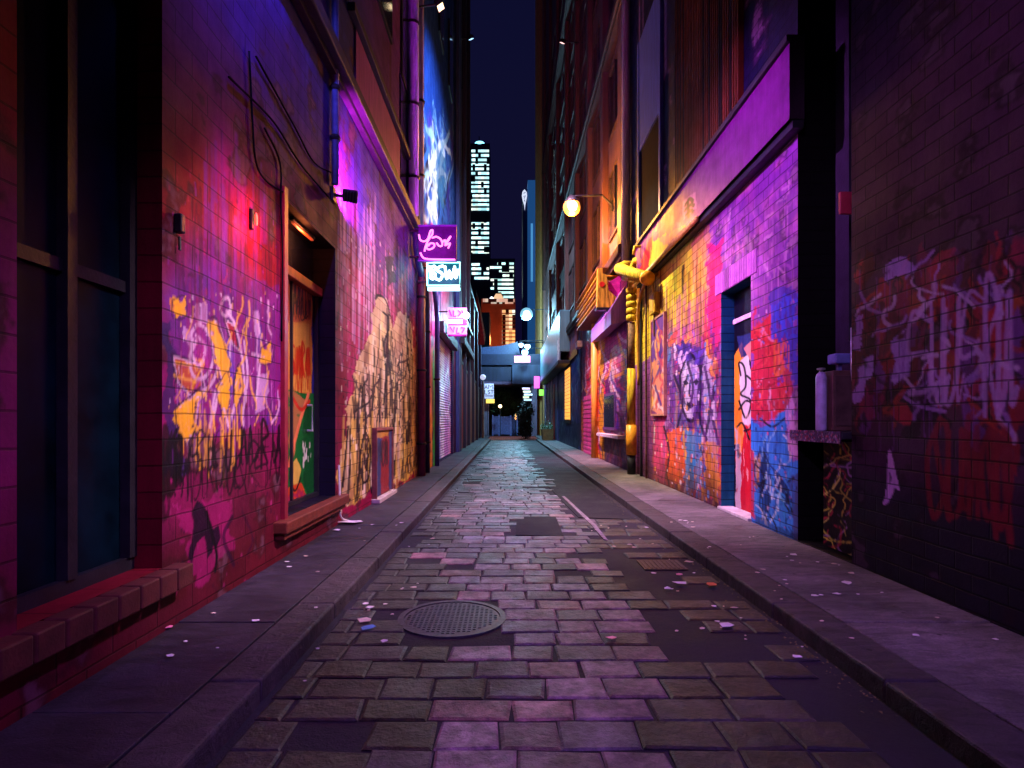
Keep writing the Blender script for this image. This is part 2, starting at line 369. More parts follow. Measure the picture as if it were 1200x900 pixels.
def axis_list(breaks, step):
    out = []
    for a, b in zip(breaks[:-1], breaks[1:]):
        p = a
        while p < b-1e-4:
            out.append(p); st = step(p); k = max(1, int(round((b-p)/st))) if (b-p) < st*1.5 else 0
            p = b if k else p+st
    out.append(breaks[-1]); return np.array(out)
def grid_wall(name, X, nrm, ys, zs, openings, canvas, mat, parent, depth=5.0, y_ends=True, sample_z=None):
    """a wall face at x = X as a fine grid that carries the paint, with real openings, reveals, ends, top and back"""
    ny, nz = len(ys), len(zs)
    Yg, Zg = np.meshgrid(ys, zs); v = np.stack([np.full(Yg.size, X), Yg.ravel(), Zg.ravel()], 1)
    cols = canvas.sample(Yg.ravel(), Zg.ravel()) if canvas is not None else np.full((Yg.size, 3), 0.2, np.float32)
    yc = (ys[:-1]+ys[1:])/2; zc = (zs[:-1]+zs[1:])/2
    keep = np.ones((nz-1, ny-1), bool)
    for o in openings: keep &= ~((yc[None, :] > o[0]) & (yc[None, :] < o[1]) & (zc[:, None] > o[2]) & (zc[:, None] < o[3]))
    j, i = np.nonzero(keep); a = j*ny+i
    q = np.stack([a, a+1, a+ny+1, a+ny], 1) if nrm > 0 else np.stack([a, a+ny, a+ny+1, a+1], 1)
    ev, ef, ec = [], [], []; base = len(v)
    def quad(p4, c):
        n = base+len(ev); ev.extend(p4); ef.append((n, n+1, n+2, n+3)); ec.extend([c]*4)
    Xb = X-nrm*depth
    for o in openings:
        y0, y1, z0, z1, dp, c = o[:6]; c = lin(c); Xd = X-nrm*dp
        quad([(X,y0,z0),(Xd,y0,z0),(Xd,y0,z1),(X,y0,z1)], c); quad([(X,y1,z0),(X,y1,z1),(Xd,y1,z1),(Xd,y1,z0)], c)
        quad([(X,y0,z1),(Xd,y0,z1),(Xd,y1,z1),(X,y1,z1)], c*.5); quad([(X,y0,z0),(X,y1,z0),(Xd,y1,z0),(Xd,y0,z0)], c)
    y0, y1, z0, z1 = ys[0], ys[-1], zs[0], zs[-1]; g = np.array((.06, .03, .06), np.float32)
    quad([(X,y0,z0),(Xb,y0,z0),(Xb,y0,z1),(X,y0,z1)], g); quad([(X,y1,z0),(X,y1,z1),(Xb,y1,z1),(Xb,y1,z0)], g)
    quad([(X,y0,z1),(Xb,y0,z1),(Xb,y1,z1),(X,y1,z1)], g); quad([(Xb,y0,z0),(Xb,y1,z0),(Xb,y1,z1),(Xb,y0,z1)], g)
    V = np.vstack([v, np.array(ev, float)]).astype(np.float32); Q = np.vstack([q, np.array(ef, int)]).astype(np.int32)
    C = np.ones((len(V), 4), np.float32); C[:base, :3] = cols; C[base:, :3] = np.array(ec)
    me = bpy.data.meshes.new(name); me.vertices.add(len(V)); me.vertices.foreach_set('co', V.ravel())
    me.loops.add(Q.size); me.loops.foreach_set('vertex_index', Q.ravel()); me.polygons.add(len(Q))
    me.polygons.foreach_set('loop_start', np.arange(0, Q.size, 4, dtype=np.int32))
    me.update(calc_edges=True); me.validate()
    at = me.color_attributes.new('Col', 'FLOAT_COLOR', 'POINT'); at.data.foreach_set('color', C.ravel())
    me.materials.append(mat); o = bpy.data.objects.new(name, me); COL.objects.link(o); par(o, parent); return o
def panel(name, X, ys, zs, canvas, mat, parent, nrm, thick=0.04):
    """a painted board or door leaf (own canvas), a closed slab"""
    return grid_wall(name, X, nrm, ys, zs, [], canvas, mat, parent, depth=thick)
ystep = lambda y: float(np.clip(y*y/1450*0.9, 0.012, 0.12))
def zstep_for(fine, top): return lambda z: 0.014 if z < fine else (0.03 if z < top else 0.4)

BR_L = painted('painted_brick_left', bw=0.46, rh=0.19, rough=0.65, mortar=0.42, ms=0.008, bump=0.45)
BR_R = painted('painted_brick_right', bw=0.34, rh=0.15, rough=0.65, mortar=0.36, bump=0.7, ms=.009)
PLAIN = painted('painted_render', brick=False, rough=0.45, grime=0.45)
BOARD = painted('painted_board', brick=False, rough=0.4, grime=0.25)

# =================================================================== GROUND
def asphalt(name, lo, hi, rough=0.42):
    m, t, p, out = nodes(name); L = t.links.new
    tc = t.nodes.new('ShaderNodeTexCoord')
    n1 = N(t, 'ShaderNodeTexNoise', Scale=1.1, Detail=7.0, Roughness=0.65); n2 = N(t, 'ShaderNodeTexNoise', Scale=90.0, Detail=4.0, Roughness=0.7)
    for n in (n1, n2): L(tc.outputs['Object'], n.inputs['Vector'])
    r = ramp(t, n1.outputs[0], [(0.3, lo), (0.7, hi)]); f = ramp(t, n2.outputs[0], [(0.3, (.45,)*3), (0.7, (1,)*3)])
    x = t.nodes.new('ShaderNodeMix'); x.data_type = 'RGBA'; x.blend_type = 'MULTIPLY'; x.inputs[0].default_value = 1
    L(r.outputs[0], x.inputs[6]); L(f.outputs[0], x.inputs[7]); L(x.outputs[2], p.inputs['Base Color'])
    b = N(t, 'ShaderNodeBump', Strength=0.6, Distance=0.008); L(n2.outputs[0], b.inputs['Height'])
    b2 = N(t, 'ShaderNodeBump', Strength=0.25, Distance=0.03); L(n1.outputs[0], b2.inputs['Height']); L(b.outputs[0], b2.inputs['Normal']); L(b2.outputs[0], p.inputs['Normal'])
    p.inputs['Specular IOR Level'].default_value = 0.2
    q = ramp(t, n1.outputs[0], [(0.25, (rough-.12,)*3), (0.75, (rough+.2,)*3)]); L(q.outputs[0], p.inputs['Roughness'])
    return m
ASPH = asphalt('asphalt', (.01, .009, .016), (.034, .027, .048), .7)
ASPH2 = asphalt('asphalt_patch', (.007, .007, .012), (.016, .015, .028), 0.72)
def gum(m):
    t = m.node_tree; p = [n for n in t.nodes if n.type == 'BSDF_PRINCIPLED'][0]; tc = [n for n in t.nodes if n.type == 'TEX_COORD'][0]
    vo = N(t, 'ShaderNodeTexVoronoi', Scale=5.0, Randomness=1.0); t.links.new(tc.outputs['Object'], vo.inputs['Vector'])
    st = N(t, 'ShaderNodeTexNoise', Scale=2.0, Detail=8.0, Roughness=.7, Distortion=1.5); mp = t.nodes.new('ShaderNodeMapping'); mp.inputs['Scale'].default_value = (1.0, 3.2, 1); t.links.new(tc.outputs['Object'], mp.inputs[0]); t.links.new(mp.outputs[0], st.inputs['Vector'])
    r1 = ramp(t, vo.outputs['Distance'], [(0.08, (.35,)*3), (0.12, (1,)*3)]); r2 = ramp(t, st.outputs[0], [(0.36, (.42,)*3), (0.62, (1.0,)*3)])
    src = p.inputs['Base Color'].links[0].from_socket
    for r in (r1, r2):
        x = t.nodes.new('ShaderNodeMix'); x.data_type = 'RGBA'; x.blend_type = 'MULTIPLY'; x.inputs[0].default_value = 1
        t.links.new(src, x.inputs[6]); t.links.new(r.outputs[0], x.inputs[7]); src = x.outputs[2]
    t.links.new(src, p.inputs['Base Color']); return m
def rough(m, scale, strength, dist):
    t = m.node_tree; p = [n for n in t.nodes if n.type == 'BSDF_PRINCIPLED'][0]; tc = [n for n in t.nodes if n.type == 'TEX_COORD'][0]
    n = N(t, 'ShaderNodeTexNoise', Scale=scale, Detail=8.0, Roughness=.7, Distortion=.6); t.links.new(tc.outputs['Object'], n.inputs['Vector'])
    b = N(t, 'ShaderNodeBump', Strength=strength, Distance=dist); t.links.new(n.outputs[0], b.inputs['Height']); t.links.new(p.inputs['Normal'].links[0].from_socket, b.inputs['Normal']); t.links.new(b.outputs[0], p.inputs['Normal'])
SLAB = asphalt('pavement_slab', (.06, .052, .066), (.36, .31, .34), 0.55); gum(SLAB); rough(SLAB, 7, 1.0, .05)
KERBM = asphalt('kerb_stone', (.04, .034, .044), (.12, .1, .11), 0.55)
REDB = painted('red_brick_paving', bw=0.4, rh=0.2, axis='z', rough=0.55)

g = MB(); g.box(-500, 500, -60, 900, -0.4, -0.03); structure(g.build('ground', ASPH2))
rd = MB(); rd.box(KL-.05, KR+.05, -8, 47, -0.3, -0.008); structure(rd.build('road', ASPH))
cs = MB(); cs.box(-40, 40, 47.02, 62, -0.3, -0.004); structure(cs.build('street', ASPH))

# bluestone setts down the middle of the road, each a bevelled stone
rng = random.Random(11)
pv = MB(); pc = []
def sett(x0, x1, y0, y1, h, col):
    b = rng.uniform(.01, .022); tx, ty = rng.uniform(-.003, .003), rng.uniform(-.003, .003)
    z = lambda x, y: h + tx*(x-x0)/(x1-x0+1e-6) + ty*(y-y0)/(y1-y0+1e-6)
    j = lambda: rng.uniform(-.013, .013)
    P = [(x0+j(), y0+j()), (x1+j(), y0+j()), (x1+j(), y1+j()), (x0+j(), y1+j())]
    cx, cy = (x0+x1)/2, (y0+y1)/2
    vs = [(x, y, -.02) for x, y in P] + [(x, y, z(x, y)-.008) for x, y in P] + [(x+(b if x < cx else -b), y+(b if y < cy else -b), z(x, y)) for x, y in P]
    fs = [(8, 9, 10, 11)] + [(4+i, 4+(i+1) % 4, 8+(i+1) % 4, 8+i) for i in range(4)] + [(i, (i+1) % 4, 4+(i+1) % 4, 4+i) for i in range(4)]
    pv.add(vs, fs); pc.extend([col]*12)
y = 1.55; k = 0
while y < 46.5:
    d = rng.uniform(.24, .29) if y < 14 else rng.uniform(.27, .34)
    x = KL + .04 + rng.uniform(0, .02); off = rng.uniform(-.2, .2)
    first = True
    while x < KR - .06:
        w = rng.uniform(.3, .46) if y < 14 else rng.uniform(.34, .55)
        if first: w = max(.14, w*.6 + off*.5); first = False
        if x + w > KR - .2: w = KR - .05 - x
        cx_ = x+w/2; cy_ = y+d/2
        wob = .16*math.sin(cy_*1.7)+.1*math.sin(cy_*4.1)
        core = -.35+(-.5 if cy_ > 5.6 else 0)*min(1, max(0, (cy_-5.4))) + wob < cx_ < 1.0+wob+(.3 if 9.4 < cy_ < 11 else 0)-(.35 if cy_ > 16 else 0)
        patch = (not core and rng.random() < (.42 if cx_ > 1.25 else .14)) or (.1 < cx_ < .8 and 8.2 < cy_ < 9.9) or (cx_ > .98+wob*.3 and cy_ > 9.7) or rng.random() < .025
        mh = math.hypot(cx_+.47, cy_-4.85) < .6 or (abs(cx_-xx(775, 6.6)) < .42 and abs(cy_-6.6) < .36)
        if not patch and not mh:
            t = rng.random(); br = (0.45+.8*rng.random())
            base = np.array((.34, .21, .26)) if t < .55 else (np.array((.2, .15, .21)) if t < .8 else np.array((.46, .24, .25)))
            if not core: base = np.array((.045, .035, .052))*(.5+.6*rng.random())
            elif rng.random() < .2: base = np.array((.09, .07, .1))
            sett(x+.007, x+w-.007, y+.007, y+d-.007, rng.uniform(.002, .007), base*br)
        x += w
    y += d; k += 1
SETT = painted('sett_stone', brick=False, rough=0.47, grime=0.7, spec=0.4)
t_ = SETT.node_tree; p_ = [n for n in t_.nodes if n.type == 'BSDF_PRINCIPLED'][0]; tc_ = [n for n in t_.nodes if n.type == 'TEX_COORD'][0]
n_ = N(t_, 'ShaderNodeTexNoise', Scale=11.0, Detail=7.0, Roughness=.7); t_.links.new(tc_.outputs['Object'], n_.inputs['Vector'])
b_ = N(t_, 'ShaderNodeBump', Strength=.75, Distance=.03); t_.links.new(n_.outputs[0], b_.inputs['Height']); t_.links.new(p_.inputs['Normal'].links[0].from_socket, b_.inputs['Normal']); t_.links.new(b_.outputs[0], p_.inputs['Normal'])
n2_ = N(t_, 'ShaderNodeTexNoise', Scale=5.0, Detail=6.0, Roughness=.75); t_.links.new(tc_.outputs['Object'], n2_.inputs['Vector']); r_ = ramp(t_, n2_.outputs[0], [(.35, (.3,)*3), (.6, (1.1,)*3)])
x_ = t_.nodes.new('ShaderNodeMix'); x_.data_type = 'RGBA'; x_.blend_type = 'MULTIPLY'; x_.inputs[0].default_value = 1; t_.links.new(p_.inputs['Base Color'].links[0].from_socket, x_.inputs[6]); t_.links.new(r_.outputs[0], x_.inputs[7]); t_.links.new(x_.outputs[2], p_.inputs['Base Color'])
structure(pv.build('setts', SETT, cols=np.array(pc, np.float32)))

# asphalt patches, painted line, brick crossing at the end
for nm, pts in (('asphalt_patch', [(.1, 8.3), (.78, 8.25), (.8, 9.9), (.14, 9.85)]), ('asphalt_patch', [(1.18, 9.8), (2.1, 9.6), (2.12, 22), (.75, 24), (.95, 15)]), ):
    m = MB(); m.prism(pts, 'z', -.05, .005 if nm else 0); structure(m.build(nm, ASPH2))
WPAINT = simple('worn_white_paint', (.2, .17, .18), .7, scale=16, var=.8)
m = MB(); m.prism([(1.3, 7.95), (1.35, 7.9), (1.36, 9.0), (1.2, 12.4), (1.14, 12.4), (1.29, 9.0)], 'z', -.03, .0185); structure(m.build('road_marking', WPAINT))
m = MB(); m.box(-2.3, 2.9, 47.3, 57.5, -.2, .02); o = m.build('brick_crossing', REDB, cols=np.tile(lin(150, 60, 50), (8, 1))); structure(o)

# pavements: slabs with open joints, kerb stones
def pavement(xa, xb, name, mat):
    mb = MB(); r2 = random.Random(3); y = -6.0
    while y < 56:
        L = r2.uniform(1.1, 1.5)
        mb.box(xa, xb, y+.004, y+L-.004, -.1, KH+r2.uniform(-.004, .004), .006); y += L
    structure(mb.build(name, mat))
def kerb(xa, xb, name):
    mb = MB(); r2 = random.Random(4); y = -6.0
    while y < 47:
        L = r2.uniform(1.0, 1.7)
        mb.box(xa+r2.uniform(0, .008), xb, y+.003, y+L-.003, -.12, KH+r2.uniform(-.003, .006), .018); y += L
    structure(mb.build(name, KERBM))
gum(KERBM); rough(KERBM, 9, .8, .03)
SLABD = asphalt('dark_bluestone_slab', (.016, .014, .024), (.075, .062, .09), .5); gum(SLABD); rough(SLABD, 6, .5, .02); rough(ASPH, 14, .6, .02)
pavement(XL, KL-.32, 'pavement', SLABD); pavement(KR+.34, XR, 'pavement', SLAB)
kerb(KL-.31, KL, 'kerb'); kerb(KR, KR+.33, 'kerb')

# manhole cover
mh = thing('manhole_cover', 'round cast iron manhole cover with raised studs in the paved road', 'manhole cover', (-.47, 4.85, 0))
IRON = simple('cast_iron', (.045, .042, .055), .5, .2, scale=20, var=.6)
m = MB(); m.lathe([(.45, -.02), (.45, .005), (.4, .006), (.4, -.004)], (-.47, 4.85, 0), 40); m.build('frame', IRON, mh)
m = MB(); m.lathe([(.392, -.02), (.392, -.001), (.38, .0)], (-.47, 4.85, 0), 40)
for i in range(-9, 10):
    for j in range(-9, 10):
        if math.hypot(i, j) < 9.2: m.box(-.47+i*.04-.012, -.47+i*.04+.012, 4.85+j*.04-.012, 4.85+j*.04+.012, -.001, .006)
m.build('lid', IRON, mh)
gx, gy = xx(775, 6.6), 6.6
dg = thing('drain_grate', 'rectangular iron drain grate set flush in the right of the road', 'drain grate', (gx, gy, 0))
m = MB(); m.box(gx-.24, gx+.24, gy-.22, gy+.22, -.05, .006); m.build('frame', BLACK, dg)
m = MB()
for i in range(9): m.box(gx-.2+i*.05-.012, gx-.2+i*.05+.012, gy-.18, gy+.18, .004, .012)
m.build('bars', IRON, dg)

# =================================================================== LEFT: magenta brick building
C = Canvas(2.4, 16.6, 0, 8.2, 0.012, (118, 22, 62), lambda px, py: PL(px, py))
sl_, Y, Z = C.all()
n1 = fbm(Y*.5, Z*.8, 1); n2 = fbm(Y*1.6, Z*.35, 5)
def blendto(mask, c): C.mix(sl_, np.clip(mask, 0, 1).astype(np.float32), c)
blendto((Z-4.2+(n1-.5)*2.5)*.9, (72, 34, 118))                       # violet light on the upper wall, painted into its colour
blendto((Z-5.6+(n1-.5)*2)*.9, (44, 44, 140))                          # blue light at the wall top, also painted in
blendto((1.05-Z+(n1-.5)*1.2)*1.2, (96, 20, 36))                        # bare dark red brick low down
blendto(np.clip(1-np.abs(Z-1.9-(n2-.5)*1.2)/1.1, 0, 1)*np.clip((7.0-Y)*1.2, 0, 1)*1.5, (160, 14, 104))
blendto(np.clip(1-np.abs(Z-2.7-(n2-.5))/.8, 0, 1)*np.clip((6.3-Y)*1.5, 0, 1)*np.clip((Y-4.1)*3, 0, 1)*1.4, (110, 32, 140))
blendto(np.clip((Y-8.3)*2, 0, 1)*np.clip((4.6-Z+(n2-.5)*3)*.7, 0, 1), (160, 10, 66))
blendto(np.clip((Y-8.3)*2, 0, 1)*np.clip((Z-4.2+(n1-.5)*2)*.8, 0, 1)*np.clip((Y-10)*.5+.4, 0, .9), (105, 45, 160))
blendto(np.clip((fbm(Y*.8, Z*.8, 9)-.52)*8, 0, 1)*.35, (70, 14, 40))
blendto(np.clip(1-np.abs(Z-3.35-(n2-.5)*.6)/.7, 0, 1)*np.clip((6.6-Y)*2, 0, 1)*1.3, (150, 12, 40))
C.spray((264, 190), .45, (190, 20, 150), .8, ay=.8)  # spot of pink glow on the bricks, painted into the wall colour
pe = fbm(Y*2.6, Z*3.4, 61, 6)
blendto(np.clip((pe-.6)*22, 0, 1)*np.clip((Y-0)*1, 0, 1)*.8, (70, 22, 30)); blendto(np.clip((pe-.68)*30, 0, 1)*.6, (120, 80, 96))
# navy left edge of the piece
C.poly([(190, 375), (203, 375), (206, 470), (215, 560), (195, 560)], (38, 30, 96), .8, .08)
# --- the piece in white, violet and gold
C.poly([(198, 345), (330, 330), (330, 500), (205, 520)], (118, 34, 138), .7, .15, holes=.35)
for p in ([(228, 352), (241, 352), (242, 380), (230, 380)], [(296, 362), (304, 362), (306, 395), (298, 395)], [(300, 440), (314, 438), (313, 482), (299, 484)], [(212, 385), (226, 395), (225, 412), (213, 402)], [(245, 378), (256, 390), (252, 404), (243, 395)]):
    C.poly(p, (205, 165, 215), .7, .05, holes=.4)
C.poly([(201, 352), (214, 348), (216, 368), (203, 368)], (235, 150, 30), .85, .05, holes=.3)
C.poly([(201, 415), (232, 425), (238, 452), (222, 462), (206, 445)], (196, 88, 24), .85, .06, holes=.3)
C.poly([(207, 475), (231, 462), (226, 500), (217, 516), (210, 500)], (242, 176, 32), .95, .03)
C.poly([(249, 372), (255, 378), (262, 405), (268, 425), (258, 445), (251, 415)], (240, 180, 36), .95, .03)
C.poly([(226, 420), (240, 422), (238, 434), (230, 436)], (240, 170, 40), .9, .02)
C.poly([(256, 455), (266, 440), (268, 462), (263, 485), (258, 470)], (246, 186, 36), .95, .02)
C.poly([(274, 448), (279, 430), (282, 452), (276, 470)], (244, 180, 40), .9, .02)
C.poly([(262, 372), (274, 380), (280, 410), (270, 400)], (165, 20, 34), .9, .03)
C.poly([(262, 400), (272, 395), (276, 440), (268, 470), (262, 440)], (96, 50, 170), .85, .04)
C.poly([(310, 412), (318, 405), (318, 425), (308, 424)], (225, 170, 90), .8, .02)
for q in ([(207, 475), (231, 462), (226, 500), (217, 516), (210, 500), (207, 475)], [(249, 372), (255, 378), (262, 405), (268, 425), (258, 445), (251, 415), (249, 372)], [(256, 455), (266, 440), (268, 462), (263, 485), (258, 470), (256, 455)], [(274, 448), (279, 430), (282, 452), (276, 470), (274, 448)], [(262, 372), (274, 380), (280, 410), (270, 400), (262, 372)], [(201, 415), (232, 425), (238, 452), (222, 462), (206, 445), (201, 415)]):
    C.stroke(q, .026, (50, 14, 70), .95, sm=False)
    C.stroke([(a+2.5, b+3) for a, b in q], .018, (236, 205, 236), .6, sm=False)
for q in ([(222, 395), (232, 380), (245, 392), (250, 420), (242, 440), (228, 442), (222, 420), (230, 400)], [(243, 385), (254, 402), (255, 430), (246, 452), (225, 468), (210, 478)],
          [(226, 398), (224, 412), (232, 428), (238, 422), (240, 405), (230, 393)], [(266, 365), (276, 382), (284, 420), (288, 470)], [(262, 350), (258, 362), (264, 370), (270, 362), (268, 350), (262, 350)],
          [(270, 400), (268, 430), (258, 452), (250, 490)], [(276, 470), (270, 495)], [(252, 460), (246, 500)], [(262, 478), (268, 500)], [(286, 400), (290, 440), (284, 490)], [(296, 415), (310, 418), (316, 412), (312, 400)], [(303, 380), (306, 410), (300, 470)]):
    C.stroke(q, .035, (222, 190, 222), .85)
for q in ([(206, 425), (225, 428)], [(204, 440), (230, 448)], [(248, 440), (240, 462), (218, 474)], [(253, 380), (262, 420)], [(246, 470), (252, 505)], [(258, 490), (262, 506)]):
    C.stroke(q, .025, (240, 180, 70), .8)
C.drips(205, 320, 380, 490, 40, (215, 150, 215), .012, .15, .6, .45)
C.drips(210, 325, 280, 400, 60, (150, 20, 90), .03, .2, .8, .4)
C.drips(200, 330, 200, 300, 50, (60, 12, 50), .03, .3, .9, .5)
C.drips(240, 320, 150, 260, 30, (130, 40, 170), .04, .3, .9, .45)
C.flow([(198, 350), (328, 340), (328, 500), (205, 515)], 45, [(225, 180, 225), (250, 190, 50), (40, 14, 70), (250, 190, 50), (170, 40, 150), (70, 40, 150), (120, 20, 110)], .022, 6, length=40, amp=5, alpha=.8, wig=.5)
C.splat(198, 328, 340, 500, 160, [(240, 215, 240), (250, 200, 80), (60, 20, 90)], .006, .02)
C.splat(196, 330, 200, 340, 120, [(200, 40, 90), (60, 14, 60), (150, 50, 170)], .008, .03, .6)
C.splat(196, 330, 560, 690, 120, [(60, 10, 40), (200, 60, 140), (30, 10, 40)], .008, .03, .7)
for p in ([(205, 478), (236, 458), (230, 500), (217, 520), (209, 505)], [(246, 372), (254, 374), (264, 408), (270, 428), (258, 452), (249, 415)], [(254, 456), (266, 436), (270, 462), (263, 492), (256, 470)], [(273, 450), (280, 426), (285, 455), (276, 478)], [(202, 352), (216, 347), (218, 370), (203, 372)], [(306, 408), (318, 402), (319, 424), (305, 426)]):
    C.poly(p, (246, 184, 30), .9, .07, nf=9, holes=.35); C.stroke(p+[p[0]], .016, (60, 16, 60), .8)
C.drips(206, 285, 470, 505, 26, (246, 184, 40), .02, .1, .5, .9)
# --- black tags
C.tags(200, 328, 508, 560, 494, 542, 12, (14, 6, 16), .03, .95)
C.tags(215, 328, 532, 590, 516, 566, 9, (14, 6, 16), .026, .9)
C.tags(172, 212, 510, 600, 505, 570, 6, (14, 6, 12), .04, .9)
C.tags(170, 200, 560, 625, 550, 610, 4, (40, 8, 16), .035, .7)
C.poly([(215, 590), (265, 580), (268, 660), (212, 700)], (176, 26, 116), .5, .2, holes=.3)
C.poly([(225, 600), (230, 588), (238, 590), (244, 602), (249, 622), (248, 650), (243, 655), (239, 630), (232, 636), (226, 662), (222, 655), (228, 620)], (18, 6, 30), .95, .025)
C.poly([(249, 620), (256, 614), (259, 628), (254, 640), (249, 636)], (22, 8, 34), .95, .02)
C.stroke([(242, 600), (248, 625), (254, 650), (252, 670)], .04, (16, 6, 16)); C.stroke([(272, 606), (262, 630), (274, 662)], .05, (40, 8, 44), .8); C.stroke([(284, 600), (296, 630), (290, 650)], .03, (60, 10, 50), .7)
# --- beyond the recess: white runs, then the pale sprawling mural
C.drips(396, 440, 225, 300, 45, (215, 170, 235), .035, .5, 1.8, .6)
C.drips(398, 480, 275, 345, 45, (235, 150, 205), .03, .5, 1.7, .6)
C.drips(396, 470, 160, 230, 40, (80, 70, 190), .05, .5, 1.4, .6)
C.drips(400, 490, 300, 470, 90, (205, 26, 110), .05, .3, 1.3, .5)
C.poly([(397, 300), (412, 300), (410, 420), (402, 480), (396, 520)], (150, 14, 50), .6, .15)
C.poly([(452, 300), (461, 300), (464, 330), (455, 336)], (30, 14, 44), .9, .06)
mural = [(398, 585), (396, 548), (404, 505), (408, 470), (418, 425), (432, 395), (438, 372), (441, 348), (449, 346), (456, 362), (461, 388), (465, 366), (474, 364), (480, 372), (484, 410), (489, 440), (490, 480), (489, 550), (478, 560), (464, 565), (455, 566), (455, 506), (437, 509), (437, 572), (420, 588), (408, 592)]
C.splat(396, 490, 280, 480, 200, [(240, 200, 220), (240, 60, 140), (70, 10, 50)], .01, .04, .8)
C.poly(mural, (214, 186, 160), 1.0, .16, nf=4, c2=(228, 186, 80))
C.poly([(484, 410), (492, 395), (496, 450), (494, 520), (487, 540)], (190, 120, 70), .8, .12, holes=.35)
C.flow(mural, 60, [(244, 222, 190), (246, 222, 150), (236, 200, 160)], .08, 6, length=70, amp=3, wig=.5)
C.flow(mural, 34, [(120, 70, 70), (150, 96, 84), (90, 44, 60)], .09, 6, length=60, amp=3, alpha=.6, wig=.5)
C.flow(mural, 46, [(24, 10, 22), (40, 16, 30)], .05, 9, length=130, amp=2.0, alpha=.97, wig=.55)
C.flow([(412, 440), (485, 400), (488, 520), (412, 540)], 46, [(24, 10, 22), (56, 20, 40)], .035, 6, length=34, amp=4, alpha=.95, wig=.8)
_r = random.Random(77)
for _ in range(13):                                            # almond eyes, loops and folds of the figures
    cx, cy = _r.uniform(406, 484), _r.uniform(395, 545)
    if cx < 425 and cy < 470: continue
    a, b = _r.uniform(1.5, 3), _r.uniform(12, 34); tl = _r.uniform(-2, 2)
    lp = [(cx+a*math.cos(k*math.pi/4)+tl*math.sin(k*math.pi/4), cy+b*math.sin(k*math.pi/4)) for k in range(9)]
    if _r.random() < .1: C.poly(lp[:8], (70, 34, 50), .8, .04)
    elif _r.random() < .5: C.poly(lp[:8], (248, 226, 180), .9, .04)
    C.stroke(lp, .04, (20, 8, 20), .95)
C.drips(400, 488, 480, 545, 40, (240, 200, 90), .05, .2, .9, .8)
C.splat(398, 488, 380, 570, 120, [(250, 235, 200), (30, 12, 24)], .01, .05)
for q in ([(426, 510), (422, 540), (426, 565), (433, 555), (433, 520), (428, 505)], [(429, 515), (427, 540), (430, 550), (431, 525)], [(402, 560), (400, 580), (410, 586)], [(449, 366), (455, 372), (456, 384), (452, 395)], [(440, 350), (444, 346), (452, 352), (458, 372)], [(408, 500), (404, 545), (402, 570)], [(476, 380), (480, 440), (478, 520)]):
    C.stroke(q, .05, (22, 8, 20), .95)
C.tags(470, 490, 545, 565, 520, 545, 4, (60, 30, 30), .05, .8)
C.stroke([(398, 548), (400, 600)], .05, (225, 205, 180), .9)

ya, yb = ly(333), ly(393); yw0, yw1 = 2.95, ly(190)
zr0, zr1 = 0.56, 4.12; zw0, zw1 = 0.58, 5.2
bl = thing('brick_building', 'magenta brick building with graffiti wall and a deep painted doorway, nearest on the left', 'building', (XL, 6, 0))
ys = axis_list([-3, yw0, yw1, ya, yb, 16.3], ystep); zs = axis_list([0, zr0, zr1, zw1, 8.1, 17.0], zstep_for(5.2, 8.2))
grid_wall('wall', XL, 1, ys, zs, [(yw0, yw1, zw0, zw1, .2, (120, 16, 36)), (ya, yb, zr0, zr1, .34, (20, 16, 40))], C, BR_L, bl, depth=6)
# near window: dark glass with frame and a brick sill
X0 = XL-.2
wf = MB(); wf.box(X0-.1, X0, yw0, yw1, zw0, zw0+.09); wf.box(X0-.1, X0, yw0, yw1, zw1-.09, zw1)
for yy in (yw0+.04, (yw0+yw1)/2, yw1-.04): wf.box(X0-.1, X0+.02, yy-.04, yy+.04, zw0+.09, zw1-.09)
wf.box(X0-.1, X0-.01, yw0+.08, yw1-.08, 2.55, 2.63)
win = wf.build('window', BLACK, bl)
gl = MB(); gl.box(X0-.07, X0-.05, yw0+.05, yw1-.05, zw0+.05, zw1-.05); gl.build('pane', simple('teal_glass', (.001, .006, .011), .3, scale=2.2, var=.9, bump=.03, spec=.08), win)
SILL = simple('red_brick_sill', (.07, .014, .014), .6, scale=9)
m = MB()
yy = yw0-.25
while yy < yw1+.1:
    m.box(XL-.19, XL+.13, yy+.006, yy+.2, zw0-.16, zw0-.003+.0, .012); yy += .21
m.build('window_sill', SILL, bl)
# the deep doorway
X1 = XL-.34
DC = Canvas(6.3, 8.5, .4, 4.2, .01, (24, 22, 70), lambda px, py: PL(px, py, X1+.02))
DC.poly([(328, 300), (364, 318), (363, 470), (328, 475)], (206, 132, 46), 1, .03)
DC.poly([(328, 300), (362, 318), (362, 376), (328, 376)], (196, 96, 60), .9, .04)
DC.tags(338, 362, 328, 372, 335, 374, 5, (40, 20, 60), .02, .95); DC.tags(338, 362, 345, 376, 350, 376, 4, (30, 12, 40), .018, .9)
DC.poly([(336, 376), (360, 380), (360, 460), (337, 458)], (226, 170, 70), .9, .03)
DC.tags(338, 360, 400, 440, 405, 440, 5, (196, 40, 20), .03, .95); DC.tags(337, 360, 425, 462, 428, 462, 4, (180, 50, 24), .026, .9)
DC.poly([(363, 330), (392, 350), (392, 470), (363, 470)], (34, 30, 96), .9, .04)
DC.tags(364, 380, 350, 400, 355, 400, 4, (16, 12, 50), .022, .9); DC.tags(364, 380, 410, 470, 410, 470, 4, (70, 60, 150), .022, .7)
DC.poly([(326, 455), (372, 462), (374, 600), (326, 612)], (20, 110, 42), 1, .04)
DC.poly([(352, 470), (366, 480), (372, 560), (356, 585)], (16, 70, 30), .8, .06, holes=.3)
